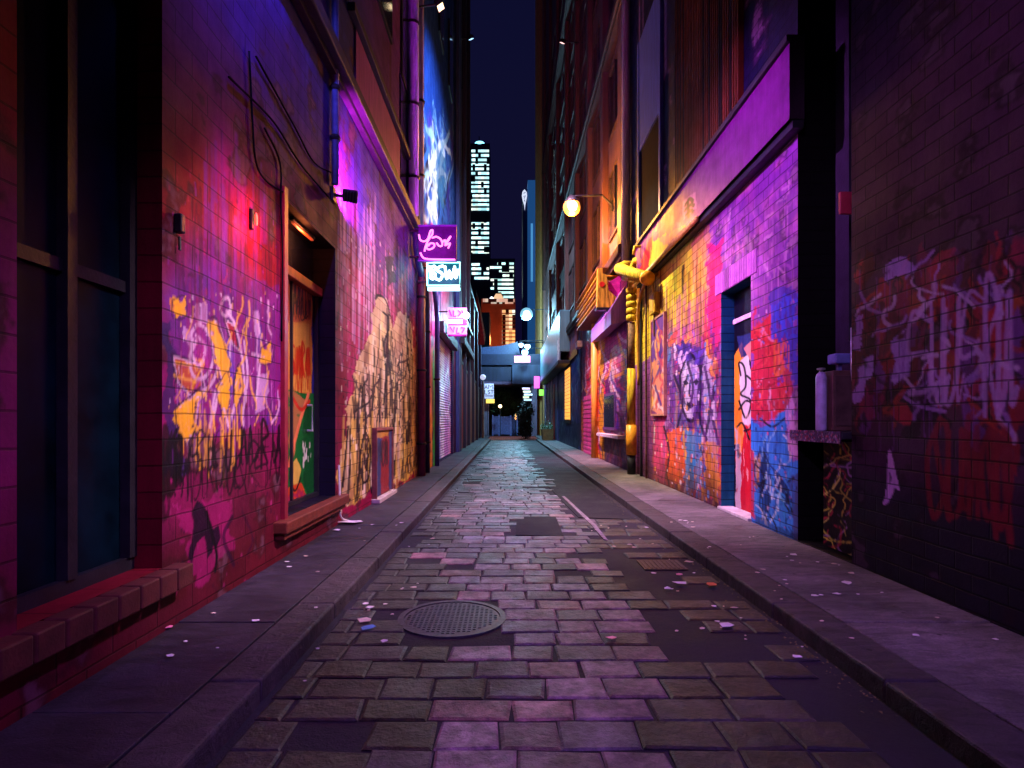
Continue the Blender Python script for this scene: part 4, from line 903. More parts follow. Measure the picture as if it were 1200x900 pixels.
m = MB(); m.box(XR+.12, XR+.32, ym+.02, ym+.2, 2.3, 2.42, .02); m.box(XR+.2, XR+.24, ym+.1, ym+.14, 2.22, 2.3); m.build('meter', simple('blue_meter', (.12, .14, .4), .35), t)
t = thing('gas_cylinder', 'slim lilac gas cylinder standing beside the meter cabinet on the ledge', 'gas cylinder', (XR+.02, ym+.12, 1.52))
m = MB(); m.lathe([(.055, 0), (.06, .02), (.06, .62), (.05, .66), (.02, .69)], (XR+.01, ym+.12, 1.522), 18); m.build('cylinder', simple('lilac_enamel', (.42, .36, .72), .3), t, True)
m = MB(); m.lathe([(.02, 0), (.022, .03), (.045, .035), (.045, .055), (.01, .06)], (XR+.01, ym+.12, 2.2), 12); m.build('valve', STEEL, t)
yp = yb0+.35; t = thing('wall_plate', 'small dull red plate fixed high in the dark service bay', 'plate', (XR+.3, yp, 4))
m = MB(); m.box(XR+.05, XR+.49, yb0+.3, yb0+.34, 3.95, 4.2, .01); m.build('plate', simple('dull_red', (.3, .02, .05), .5), t)
m = MB(); m.tube([(XR+.3, yb0+.32, 4.2), (XR+.34, yb0+.4, 4.5), (XR+.45, yb0+.5, 4.6)], .02, 6); m.build('bracket', BLACK, t)

# =================================================================== RIGHT: violet brick building
yf0, yf1 = yb1, 17.5
yd0, yd1 = ry(880), ry(845); zd1 = 3.82
C = Canvas(yf0, yf1+.1, 0, 9.8, .012, (150, 74, 176), lambda px, py: PR(px, py))
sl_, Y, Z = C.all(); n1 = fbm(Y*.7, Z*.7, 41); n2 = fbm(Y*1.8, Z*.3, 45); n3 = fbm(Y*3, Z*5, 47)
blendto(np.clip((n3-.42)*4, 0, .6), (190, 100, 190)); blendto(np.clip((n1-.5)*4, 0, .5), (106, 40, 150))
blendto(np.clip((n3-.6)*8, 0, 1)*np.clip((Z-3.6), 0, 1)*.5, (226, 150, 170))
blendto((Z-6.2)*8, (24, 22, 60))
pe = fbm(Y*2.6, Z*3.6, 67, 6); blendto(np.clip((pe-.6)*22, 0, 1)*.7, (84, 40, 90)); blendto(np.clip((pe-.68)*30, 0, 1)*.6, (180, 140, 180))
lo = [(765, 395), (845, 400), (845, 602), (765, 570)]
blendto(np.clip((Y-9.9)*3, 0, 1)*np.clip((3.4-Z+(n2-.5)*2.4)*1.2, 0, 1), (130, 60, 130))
# yellow-limed part under the far end of the fascia
C.poly([(740, 330), (768, 300), (826, 268), (828, 330), (822, 372), (800, 385), (780, 380), (765, 420), (740, 430)], (245, 205, 46), .95, .18)
C.poly([(787, 296), (812, 276), (814, 345), (806, 362), (798, 350), (790, 352)], (236, 240, 60), .95, .12)
C.poly([(812, 276), (832, 262), (832, 330), (826, 400), (812, 370)], (226, 160, 110), .75, .15, holes=.35)
C.drips(742, 828, 290, 380, 90, (236, 200, 50), .035, .3, 1.3, .75); C.drips(742, 828, 290, 380, 95, (130, 80, 26), .03, .3, 1.4, .75); C.drips(780, 830, 330, 400, 60, (190, 90, 150), .03, .3, 1.1, .6)
C.poly([(799, 312), (801, 310), (801, 345), (799, 345)], (60, 50, 20), .9, .03)
C.poly([(829, 285), (843, 285), (844, 420), (836, 420), (830, 360)], (220, 24, 110), .85, .15, holes=.25)
C.drips(826, 845, 300, 420, 50, (226, 30, 110), .03, .3, 1.2, .7); C.drips(848, 930, 240, 330, 50, (220, 150, 220), .02, .2, .7, .5)
# lower graffiti of the far stretch
C.chaos(lo, 210, [(230, 60, 110), (240, 170, 60), (50, 70, 180), (120, 40, 130), (190, 50, 60), (70, 40, 130), (220, 110, 50), (180, 120, 190), (60, 110, 160), (150, 30, 90), (90, 20, 60)], (.15, .5), .12)
C.chaos([(785, 420), (825, 420), (825, 500), (785, 500)], 40, [(64, 40, 150), (40, 24, 90), (200, 190, 230), (90, 60, 170)], (.12, .4), .1)
C.chaos([(775, 490), (845, 495), (845, 560), (775, 555)], 40, [(220, 100, 40), (200, 50, 40), (60, 130, 170), (226, 150, 70)], (.12, .4), .1)
C.poly([(765, 490), (778, 492), (778, 570), (765, 566)], (190, 70, 110), .7, .1, holes=.3)
C.poly([(800, 520), (818, 522), (816, 575), (802, 572)], (56, 120, 160), .8, .08, holes=.35)
C.flow(lo, 55, [(24, 10, 40), (235, 220, 235), (245, 170, 50), (60, 40, 160), (220, 40, 70), (40, 20, 50), (40, 120, 200)], .05, 6, length=55, amp=3.4, wig=.45)
C.chaos([(800, 500), (845, 500), (845, 590), (800, 580)], 25, [(230, 120, 40), (60, 140, 190), (200, 40, 50), (240, 190, 60)], (.08, .3), .08)
C.poly([(784, 405), (830, 400), (836, 500), (786, 505)], (58, 36, 130), .7, .2, holes=.25)
C.poly([(797, 432), (803, 420), (812, 420), (820, 436), (819, 470), (811, 490), (804, 490), (798, 470)], (216, 204, 236), .95, .05)
C.poly([(811, 424), (820, 438), (818, 474), (811, 488)], (150, 120, 200), .8, .05)
for e in ([(800, 448), (804, 444), (807, 449), (803, 452)], [(812, 447), (816, 444), (819, 448), (815, 452)], [(804, 474), (809, 471), (814, 474), (809, 479)]): C.poly(e, (24, 14, 50), .95, .02)
C.stroke([(809, 446), (808, 462), (811, 465)], .05, (50, 30, 90)); C.stroke([(797, 440), (805, 418), (814, 419), (822, 440), (820, 475), (810, 494), (800, 478), (797, 440)], .06, (20, 12, 50))
C.flow([(790, 400), (825, 396), (828, 425), (790, 430)], 22, [(226, 190, 240), (40, 30, 120), (90, 60, 180)], .06, 5, length=26, amp=4)
C.poly([(824, 410), (832, 425), (836, 470), (838, 520), (828, 525), (824, 470)], (190, 186, 214), .85, .08, holes=.25)
C.poly([(782, 505), (800, 500), (802, 565), (784, 562)], (236, 96, 40), .85, .12, holes=.25); C.poly([(803, 505), (822, 505), (820, 570), (804, 568)], (60, 150, 200), .85, .12, holes=.25); C.poly([(824, 520), (840, 520), (842, 590), (826, 582)], (240, 160, 50), .8, .12, holes=.25)
C.poly([(767, 488), (779, 486), (781, 565), (768, 560)], (220, 70, 130), .85, .1, holes=.2)
for q in ([(822, 430), (818, 470), (826, 510), (832, 470), (826, 430)], [(790, 440), (800, 470), (794, 500)], [(806, 425), (812, 455), (806, 480), (800, 460), (806, 440)], [(778, 500), (784, 530), (780, 560)], [(840, 440), (834, 480), (842, 520)]):
    C.stroke(q, .06, (26, 16, 60), .9)
C.drips(765, 845, 400, 520, 90, (120, 60, 150), .025, .3, 1.0, .5); C.drips(765, 845, 520, 580, 70, (150, 80, 40), .03, .2, .8, .55)
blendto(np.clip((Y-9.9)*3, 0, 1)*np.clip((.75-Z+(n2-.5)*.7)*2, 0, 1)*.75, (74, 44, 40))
C.splat(765, 845, 390, 590, 260, [(240, 220, 240), (240, 170, 60), (30, 14, 60), (226, 40, 90), (70, 130, 190)], .01, .05)
C.flow([(848, 250), (930, 190), (934, 330), (848, 320)], 60, [(235, 190, 220), (120, 50, 170), (200, 110, 210)], .03, 5, length=18, amp=2, alpha=.6)
# nearer stretch: red and blue
C.poly([(880, 395), (905, 365), (920, 390), (925, 470), (915, 490), (895, 500), (880, 490)], (206, 20, 44), .9, .12)
C.drips(882, 922, 360, 400, 40, (216, 30, 50), .025, .1, .5, .8)
C.poly([(905, 345), (934, 330), (938, 440), (928, 450), (920, 400), (908, 385)], (44, 40, 170), .75, .12, holes=.3)
C.tags(905, 936, 350, 400, 345, 400, 5, (60, 80, 220), .04, .9); C.tags(912, 938, 395, 450, 390, 450, 4, (70, 60, 190), .035, .8); C.tags(908, 925, 400, 440, 395, 440, 3, (240, 110, 50), .03, .8)
C.poly([(880, 490), (888, 495), (890, 500), (918, 485), (922, 478), (928, 540), (942, 540), (944, 600), (938, 640), (900, 640), (882, 610), (876, 560)], (46, 136, 236), .95, .08)
C.poly([(888, 520), (898, 530), (905, 570), (903, 600), (894, 600), (888, 570)], (16, 16, 70), .85, .05, holes=.3)
C.poly([(905, 545), (922, 570), (930, 590), (920, 590), (908, 575)], (14, 24, 90), .9, .04)
C.poly([(926, 555), (944, 552), (944, 640), (930, 640)], (70, 50, 110), .8, .06)
C.poly([(918, 470), (928, 462), (936, 530), (928, 535)], (214, 150, 220), .8, .05); C.poly([(920, 430), (930, 440), (928, 470), (919, 480)], (190, 30, 60), .85, .05)
C.poly([(884, 535), (892, 530), (889, 575), (884, 570)], (214, 150, 60), .8, .03); C.poly([(876, 520), (884, 530), (884, 610), (876, 600)], (206, 30, 60), .9, .03)
for q in ([(886, 545), (896, 560), (890, 590), (900, 610)], [(892, 525), (884, 550), (890, 570), (900, 545), (894, 530)], [(905, 560), (916, 585), (926, 600)], [(890, 490), (905, 500), (920, 490)], [(930, 560), (920, 570), (928, 600)], [(900, 600), (910, 620), (905, 635)]):
    C.stroke(q, .03, (12, 10, 40), .95)
C.flow([(882, 500), (925, 495), (930, 630), (885, 610)], 40, [(150, 205, 245), (12, 30, 110), (230, 230, 240), (60, 160, 240)], .022, 5, length=30, amp=4, alpha=.8)
C.flow([(882, 380), (920, 375), (925, 480), (884, 485)], 30, [(150, 10, 40), (235, 80, 80), (110, 14, 60), (230, 160, 200)], .022, 5, length=26, amp=4, alpha=.75)
C.splat(880, 940, 340, 620, 160, [(235, 190, 230), (20, 14, 60), (240, 60, 70), (80, 150, 240)], .006, .025)
C.drips(880, 940, 480, 600, 40, (40, 110, 210), .02, .2, .7, .6); C.poly([(884, 600), (944, 632), (944, 650), (884, 620)], (30, 24, 60), .6, .08)
vb = thing('brick_building', 'violet brick building with yellow, red and blue graffiti and a purple fascia on the right', 'building', (XR, 12, 0))
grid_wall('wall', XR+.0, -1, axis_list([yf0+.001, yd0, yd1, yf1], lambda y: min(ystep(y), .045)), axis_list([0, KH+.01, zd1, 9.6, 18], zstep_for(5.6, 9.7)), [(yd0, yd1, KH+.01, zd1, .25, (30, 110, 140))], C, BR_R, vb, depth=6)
# arch of soldier bricks over the door
m = MB(); y = yd0-.22; cs_ = []
while y < yd1+.2:
    m.box(XR-.014, XR+.05, y+.005, y+.085, zd1+.005, zd1+.36, .008); n = len(m.v)-len(cs_); t_ = rng.random(); cs_ += [lin(190, 100, 200)*(.5+.8*t_)]*n; y += .09
m.build('lintel', PLAIN, vb, cols=np.array(cs_))
Xd = XR+.25
DC = Canvas(yd0-.1, yd1+.1, 0, 4, .01, (14, 10, 30), lambda px, py: PR(px, py, Xd-.03))
DC.poly([(862, 470), (890, 470), (890, 610), (862, 610)], (196, 26, 50), .95, .04)
DC.poly([(860, 420), (868, 400), (872, 420), (870, 470), (866, 520), (860, 520)], (236, 150, 40), .95, .03)
DC.poly([(866, 425), (876, 415), (882, 440), (880, 500), (868, 495)], (222, 215, 220), .95, .03)
DC.poly([(864, 395), (880, 390), (882, 412), (868, 420)], (40, 50, 110), .9, .03)
DC.poly([(872, 408), (880, 400), (886, 412), (880, 424)], (220, 140, 130), .9, .02); DC.poly([(862, 500), (869, 510), (868, 610), (862, 608)], (200, 190, 200), .8, .03, holes=.3)
DC.poly([(870, 505), (890, 490), (890, 612), (876, 612)], (206, 30, 50), .95, .03); DC.poly([(863, 480), (870, 476), (872, 510), (866, 540)], (240, 140, 40), .9, .03)
for q in ([(868, 440), (866, 425), (872, 430), (874, 452), (868, 462), (880, 470), (874, 490), (866, 470)], [(866, 480), (874, 470), (882, 476), (880, 500), (872, 505)], [(875, 440), (882, 448), (880, 462)], [(864, 500), (870, 496), (878, 515)]):
    DC.stroke(q, .035, (12, 10, 20), .98)
DC.drips(862, 884, 470, 560, 25, (240, 190, 190), .015, .1, .5, .6)
vdoor = panel('door', Xd-.03, axis_list([yd0+.02, yd1-.02], lambda y: .014), axis_list([KH+.03, zd1-.02], lambda z: .014), DC, BOARD, vb, -1, .05)
m = MB(); m.tube([(Xd-.03, yd1-.2, 1.15), (Xd-.09, yd1-.2, 1.15), (Xd-.09, yd1-.32, 1.15)], .014, 8); m.box(Xd-.04, Xd-.031, yd1-.24, yd1-.16, 1.02, 1.24); m.build('handle', STEEL, vdoor)
m = MB(); m.box(Xd-.06, Xd-.03, yd0+.02, yd1-.02, 3.28, 3.36, .008); m.build('door_rail', simple('lilac_rail', (.7, .42, .8), .35), vb)
m = MB(); m.box(XR-.06, Xd-.04, yd0-.02, yd1+.02, KH+.002, KH+.05, .008); m.build('threshold', simple('pale_stone', (.5, .46, .5), .55), vb)
# fascia box with painted face
zf0, zf1 = 5.36, 6.3; ye0, ye1 = 7.15, 15.9; Xf = XR-.19
FC = Canvas(ye0-.1, ye1+.1, 5.2, 6.5, .012, (128, 30, 136), lambda px, py: PR(px, py, Xf))
FC.poly([(745, 330), (758, 285), (764, 278), (764, 330)], (206, 20, 50), .95, .08); FC.poly([(757, 330), (764, 285), (790, 270), (806, 262), (806, 290), (770, 322)], (232, 190, 60), .9, .1, c2=(236, 200, 70))
FC.poly([(770, 285), (795, 262), (800, 270), (785, 290)], (196, 90, 170), .6, .1, holes=.3)
FC.poly([(800, 236), (816, 224), (816, 244), (801, 258)], (190, 110, 190), .7, .03)
for q in ([(803, 240), (808, 233), (812, 236)], [(803, 246), (809, 240), (813, 241)], [(804, 252), (809, 247), (812, 248)], [(806, 236), (807, 254)]): FC.stroke(q, .06, (20, 10, 30), .95)
FC.drips(745, 800, 265, 300, 30, (236, 170, 90), .03, .1, .5, .6)
panel('fascia', Xf, axis_list([ye0, ye1], lambda y: .04), axis_list([zf0, zf1], lambda z: .025), FC, PLAIN, vb, -1, .187)
m = MB(); m.box(Xf-.05, XR-.002, ye0-.02, ye1+.02, zf1+.002, zf1+.09, .01); m.box(Xf+.05, XR-.002, ye0+.02, ye1-.02, zf0-.1, zf0-.002); m.build('fascia_trim', DARK, vb)
m = MB(); m.tube([(Xf-.03, 10.6, zf0-.04), (Xf-.03, ye1, zf0-.04)], .05, 10); m.build('gutter', simple('yellow_gutter', (.6, .42, .08), .4), vb, True)
# rusty ribbed screen above, deep window, navy piers
m = MB(); y = 9.0; cs_ = []
while y < 12.4:
    n0 = len(m.v); m.box(XR-.09, XR-.004, y, y+.06, 6.5, 12, .0); n = len(m.v)-n0; k = rng.random()
    cs_ += [(lin(120, 60, 34) if k > .35 else lin(46, 20, 40))*(.4+.8*k)]*n; y += .1
m.build('ribbed_screen', PLAIN, vb, cols=np.array(cs_))
wy0, wy1 = ry(776), ry(752)
m = MB(); m.box(XR-.03, XR-.004, wy0, wy1, 6.45, 9.0); f = m.build('window', MATTE, vb)
m = MB(); m.box(XR-.09, XR-.004, wy0-.14, wy0, 6.45, 12); m.box(XR-.09, XR-.004, wy1, wy1+.16, 6.45, 12); m.box(XR-.07, XR-.004, wy0, wy1, 9.0, 12); m.build('frame', simple('blue_frame_paint', (.09, .12, .42), .45, streak=True), f)
for i in range(2):
    m = MB(); m.box(XR-.05, XR-.004, 8.0+i*4.6, 9.0+i*4.6, 12.6, 15.2); f = m.build('window', GLASS, vb)
# painted board fixed to the wall
PC = Canvas(13, 15.5, 1.5, 4.4, .012, (130, 60, 130), lambda px, py: PR(px, py, XR-.06))
PC.poly([(762, 380), (779, 365), (779, 425), (762, 425)], (110, 60, 160), .95, .1); PC.poly([(762, 425), (779, 420), (779, 490), (762, 480)], (226, 140, 120), .9, .12)
PC.flow([(762, 370), (780, 370), (780, 485), (762, 480)], 40, [(240, 170, 90), (60, 40, 140), (236, 200, 220), (190, 60, 90)], .05, 5, length=25, amp=3)
pb = thing('painted_board', 'tall violet and salmon painted board screwed to the graffiti wall beside the yellow pipe', 'board', (XR, 14, 2))
panel('board', XR-.06, axis_list([ry(778, XR-.06), ry(763.5, XR-.06)], lambda y: .03), axis_list([1.8, 4.1], lambda z: .02), PC, BOARD, pb, -1, .055)
m = MB(); a, b = ry(778, XR-.06), ry(763.5, XR-.06); m.box(XR-.075, XR-.004, a-.05, a, 1.75, 4.15); m.box(XR-.075, XR-.004, b, b+.05, 1.75, 4.15); m.box(XR-.075, XR-.004, a, b, 1.75, 1.8); m.box(XR-.075, XR-.004, a, b, 4.1, 4.15); m.build('frame', simple('salmon_frame', (.4, .16, .14), .5), pb)

# =================================================================== the yellow pipe column and its fittings
YEL = simple('yellow_enamel', (.6, .36, .03), .6, scale=7, var=.75, streak=True, spec=.12, bump=.5); ORG = simple('orange_enamel', (.8, .3, .02), .4); RUST = simple('rusty_iron', (.12, .05, .035), .7, scale=14, var=.6)
yp, xp = 16.3, XR-.2
t = thing('downpipe', 'thick yellow and rust coloured downpipe with stacked collars and orange sleeve on the right wall', 'downpipe', (xp, yp, KH))
Zp = lambda py: zz(py, yp)
m = MB(); m.tube([(xp, yp, KH), (xp, yp, Zp(533))], .12, 14); m.build('base_pipe', BLACK, t, True)
m = MB(); m.tube([(xp, yp, Zp(533)), (xp, yp, Zp(498))], .15, 14); m.build('sleeve', ORG, t, True)
m = MB(); m.tube([(xp, yp, Zp(498)), (xp, yp, Zp(432))], .12, 14); m.build('lower_pipe', YEL, t, True)
m = MB(); m.tube([(xp, yp, Zp(432)), (xp, yp, Zp(378))], .1, 14); m.build('rusty_pipe', RUST, t, True)
for k in range(5):
    m = MB(); z = Zp(376)+k*.19; m.lathe([(.11, 0), (.145, .02), (.155, .09), (.145, .15), (.11, .17)], (xp, yp, z), 16); m.build('collar', YEL, t, True)
m = MB(); m.tube([(xp, yp, Zp(376)+.9), (xp, yp, Zp(330)), (xp, yp-.1, Zp(318)), (xp, yp-.6, Zp(312))], .1, 14); m.build('elbow', YEL, t, True)
m = MB(); m.tube([(XR-.16, 17.3, Zp(318)), (XR-.16, 17.3, 18)], .12, 12); m.build('upper_pipe', simple('cream_pipe_paint', (.6, .5, .42), .4, streak=True), t, True)
t = thing('vent_duct', 'fat yellow vent duct ending in a round mouth beneath the fascia corner', 'duct', (XR-.3, 14.6, 4.9))
a = (XR-.55, 16.2, zz(313, 16)); b = (XR-.32, 13.9, zz(326, 13.9))
m = MB(); m.tube([(XR-.05, 16.6, a[2]+.2), (XR-.35, 16.45, a[2]+.15), a, b], [.13, .15, .16, .15], 18); m.build('duct', YEL, t, True)
m = MB(); d = (Vector(b)-Vector(a)).normalized(); m.tube([tuple(Vector(b)-d*.08), tuple(Vector(b)+d*.03)], .175, 18); m.build('rim', ORG, t, True)
m = MB(); m.tube([(XR-.03, 15.2, a[2]+.35), (XR-.35, 15.2, a[2]+.32), (XR-.4, 15.1, a[2]+.1)], .04, 8); m.build('bracket', YEL, t, True)
m = MB(); q = [(XR-.03, 14.2, 5.2), (XR-.12, 14.6, 5.3), (XR-.14, 15.6, 4.8), (XR-.1, 15.9, 4.0), (XR-.08, 15.9, 2.6)]; m.tube([tuple(v) for v in smooth(q, 6)], .045, 8)
tag(m.build('hose', simple('amber_rubber', (.5, .22, .03), .4), None, True), 'amber hose curling down the wall behind the yellow vent duct', 'hose')
for lab, q, r__, mt in (('thin yellow conduit looping from the vent duct to the fascia', [(XR-.05, 15.9, 5.5), (XR-.4, 15.7, 5.45), (XR-.42, 14.9, 5.2), (XR-.08, 14.5, 5.15), (XR-.05, 14.4, 4.3)], .03, YEL),
                        ('rusty thin conduit dropping beside the painted board', [(XR-.04, 15.2, 5.3), (XR-.06, 15.15, 4.6), (XR-.05, 15.15, KH)], .03, RUST),
                        ('dark thin conduit clipped between the downpipe and the rusty conduit', [(XR-.05, 15.75, 5.3), (XR-.05, 15.8, 3), (XR-.05, 15.75, KH)], .035, BLACK)):
    m = MB(); m.tube([tuple(v) for v in smooth(q, 6)], r__, 8); tag(m.build('conduit', mt, None, True), lab, 'conduit', 'conduits around the yellow downpipe')
t = thing('cable_box', 'small yellow cable box fixed on the yellow wall under the fascia', 'cable box', (XR, 14.2, 4.2))
m = MB(); m.box(XR-.14, XR-.003, 14.0, 14.5, 4.25, 4.75, .015); m.build('box', YEL, t)
m = MB(); m.box(XR-.152, XR-.141, 14.05, 14.45, 4.3, 4.7, .004); m.build('cover', simple('amber_cover', (.5, .26, .03), .5, var=.6), t)
m = MB(); m.tube([(XR-.07, 14.25, 4.25), (XR-.07, 14.25, 3.7)], .03, 8); m.build('conduit', RUST, t)
# L-shaped yellow sign
y = 18.6; X = lambda px: xx(px, y); ZL = lambda py: zz(py, y)
t = thing('hanging_sign', 'L shaped yellow box sign with a red dot projecting from the right wall', 'sign', (XR, y, ZL(360)))
m = MB(); m.prism([(X(700), ZL(360)), (X(736), ZL(360)), (X(736), ZL(346)), (X(722), ZL(348)), (X(713), ZL(340)), (X(711), ZL(322)), (X(706), ZL(320)), (X(706), ZL(314)), (X(701), ZL(314))], 'y', y, y+.3); m.build('box', YEL, t)
m = MB(); m.cyl((X(705.5), y-.012, ZL(333)), (X(705.5), y+.01, ZL(333)), .085, 16); m.build('dot', simple('red_enamel', (.7, .03, .02), .4), t)
m = MB(); m.prism([(X(713.5), ZL(338)), (X(722), ZL(346.5)), (X(735), ZL(344)), (X(735), ZL(316)), (X(714), ZL(330))], 'y', y+.12, y+.2); m.build('inset_panel', simple('magenta_panel', (.75, .03, .35), .4), t)
m = MB(); m.box(X(699), XR, y-.02, y+.32, ZL(363), ZL(360.2), .01); m.build('base_tray', BLACK, t)

# =================================================================== RIGHT: tall brown building with shopfronts in its foot
tb = thing('office_building', 'tall brown building with piers and shopfronts at its foot, beyond the violet brick building', 'building', (XR, 38, 0))
ey = 57.5
BRN = simple('brown_render', (.2, .1, .085), .6, scale=3, streak=True)
m = MB(); m.box(XR+.004, XR+9, yf1+.02, ey, 0, 52); m.build('wall', BRN, tb)
PIER = simple('umber_pier', (.16, .07, .06), .55, scale=3, streak=True)
piers = [18.0, 21.5, 25.5, 30.2, 35.5, 42, 49.5, 57.2]
for a in piers:
    m = MB(); m.box(XR-.22, XR+.003, a-.3, a+.3, 6.9, 52, .02); m.build('pier', PIER, tb)
for z in (6.7, 14.5, 26):
    m = MB(); m.box(XR-.34, XR+.003, yf1+.04, ey, z, z+.28, .03); m.box(XR-.26, XR+.003, yf1+.04, ey, z-.16, z-.002); m.build('cornice', simple('dark_cornice', (.07, .035, .035), .5), tb)
WINF = simple('window_frame_umber', (.09, .05, .045), .5)
for i in range(len(piers)-1):
    a, b = piers[i]+.65, piers[i+1]-.65
    for r_ in range(7):
        z = 8+r_*3.6
        if z+2.2 > 14.2 and z < 15: z += .9
        m = MB(); m.box(XR-.06, XR+.003, a, b, z, z+.1); m.box(XR-.06, XR+.003, a, b, z+2.3, z+2.4); m.box(XR-.06, XR+.003, a, a+.1, z+.1, z+2.3); m.box(XR-.06, XR+.003, b-.1, b, z+.1, z+2.3); m.box(XR-.06, XR+.003, (a+b)/2-.05, (a+b)/2+.05, z+.1, z+2.3)
        f = m.build('window', WINF, tb)
        m = MB(); m.box(XR-.012, XR+.003, a+.1, b-.1, z+.1, z+2.3); m.build('pane', GLASS, f)
# fire stair / slatted canopy under the orange lamp
for k in range(7):
    m = MB(); m.box(XR-.7, XR-.01, 19.3, 25.2, 6.2-.0+k*.085-.0, 6.2+k*.085+.03); 
    if k < 6: m.v = [(x, y, z-(0.12*(7-k))*.8) for x, y, z in m.v]
    m.build('louvre', YEL if k % 2 else simple('umber_louvre', (.22, .1, .05), .5), tb)

def shop(label, y0, y1):
    return None
# violet and pink shopfront
ya2, yb2 = 17.6, 28.6
VC = Canvas(17.5, 29, 0, 6.2, .025, (110, 30, 110), lambda px, py: PR(px, py, XR-.06))
VC.chaos([(678, 400), (738, 380), (738, 570), (678, 540)], 90, [(190, 30, 100), (90, 40, 150), (200, 60, 60), (60, 20, 70), (226, 120, 60), (180, 160, 200)], (.2, .7), .15)
VC.poly([(700, 395), (708, 395), (708, 545), (700, 540)], (236, 180, 40), .9, .15, holes=.25); VC.poly([(696, 470), (703, 470), (702, 535), (697, 535)], (236, 110, 30), .9, .15, holes=.2)
VC.poly([(680, 470), (687, 470), (686, 530), (681, 530)], (230, 120, 50), .85, .15, holes=.25); VC.poly([(686, 400), (700, 395), (700, 460), (686, 455)], (226, 20, 70), .8, .2, holes=.25)
VC.poly([(709, 395), (735, 390), (735, 440), (709, 440)], (216, 60, 150), .6, .2, holes=.3); VC.poly([(715, 410), (722, 405), (722, 470), (716, 470)], (220, 214, 190), .75, .15, holes=.35)
VC.flow([(680, 400), (738, 385), (738, 565), (680, 535)], 90, [(30, 16, 50), (236, 220, 236), (236, 160, 50), (60, 40, 150), (216, 20, 90)], .09, 6, length=35, amp=3)
VC.poly([(708, 500), (738, 505), (738, 570), (708, 555)], (40, 26, 60), .75, .12, holes=.3)
SHOPB = painted('shop_brick', bw=.4, rh=.16, rough=.45, mortar=.3)
grid_wall('shopfront', XR-.06, -1, axis_list([ya2, yb2], lambda y: .06), axis_list([KH, 6.1], lambda z: .03), [], VC, SHOPB, tb, depth=.06)
m = MB(); a, b = ry(735), ry(708); m.prism([(XR-.062, zz(362, 20)+.3), (XR-.5, zz(376, 20)), (XR-.5, zz(392, 20)), (XR-.062, zz(392, 20)+.1)], 'y', a, b); m.build('awning', simple('violet_awning', (.3, .14, .5), .5, streak=True), tb)
m = MB(); m.box(XR-.3, XR-.062, a, b, 1.05, 1.16, .01); m.build('shop_sill', simple('white_sill', (.6, .55, .6), .5), tb)
m = MB(); m.box(XR-.1, XR-.062, a+1.6, b-.5, 1.3, 2.6); w = m.build('window', simple('violet_shop_frame', (.1, .05, .16), .4), tb)
m = MB(); m.box(XR-.108, XR-.1, a+1.7, b-.6, 1.4, 2.5); m.build('pane', GLASS, w)
# pink shutter
a, b = ry(699), ry(687); m = MB()
for k in range(26): m.box(XR-.14+.02*(k % 2), XR-.062, a, b, KH+.02+k*.1, KH+.115+k*.1)
m.build('roller_shutter', simple('pink_shutter', (.5, .05, .24), .4, var=.5, scale=3), tb)
m = MB(); a, b = ry(704.5), ry(699.5); m.tube([(XR-.18, (a+b)/2, KH), (XR-.18, (a+b)/2, 6)], .14, 10); m.build('downpipe', simple('amber_pipe_paint', (.75, .34, .05), .4, streak=True), tb, True)
# blue shop with sunset poster and glowing slot window
ya3, yb3 = 29.0, ry(655)
BCn = Canvas(28.9, 43, 0, 7.4, .03, (36, 60, 130), lambda px, py: PR(px, py, XR-.05))
BCn.chaos([(655, 420), (680, 400), (680, 530), (655, 525)], 60, [(30, 70, 150), (60, 110, 170), (40, 40, 120), (70, 50, 140), (16, 24, 80)], (.3, 1.0), .2)
BCn.flow([(655, 420), (680, 400), (680, 530), (655, 525)], 40, [(120, 170, 200), (14, 20, 60), (90, 50, 140)], .12, 6, length=30, amp=2)
BCn.poly([(655, 490), (680, 495), (680, 535), (655, 525)], (18, 26, 60), .8, .2, holes=.2)
grid_wall('shopfront', XR-.05, -1, axis_list([ya3, yb3], lambda y: .09), axis_list([KH, 6.6], lambda z: .05), [], BCn, PLAIN, tb, depth=.05)
PCn = Canvas(29, 43, 5, 9, .04, (190, 90, 110), lambda px, py: PR(px, py, XR-.12))
PCn.poly([(650, 440), (682, 400), (682, 440)], (240, 170, 90), .9, .3); PCn.poly([(656, 415), (680, 370), (680, 392), (657, 425)], (110, 60, 120), .8, .2)
PCn.drips(657, 680, 380, 420, 30, (236, 110, 70), .15, .4, 1.2, .6)
panel('poster', XR-.12, axis_list([ry(679), ry(657.5)], lambda y: .08), axis_list([5.05, 6.55], lambda z: .04), PCn, BOARD, tb, -1, .068)
m = MB(); a, b = ry(670.2), ry(664.3); m.box(XR-.1, XR-.052, a-.12, b+.12, zz(496, 35), zz(430, 35)); w = m.build('window', BLACK, tb)
m = MB(); m.box(XR-.13, XR-.102, a, b, zz(492, 35), zz(433, 35)); m.build('pane', glow('amber_pane', (1, .42, .06), 1.3), w)
m = MB()
for k in range(14): z = zz(492, 35)+k*.21; m.box(XR-.137, XR-.131, a, b, z, z+.03)
m.build('slat', simple('amber_slat', (.3, .14, .03), .5), w)
m = MB(); m.box(XR-.3, XR-.062, ry(684), ry(681), 5.2, 5.5); m.build('awning', simple('white_hood', (.7, .68, .75), .4), tb)
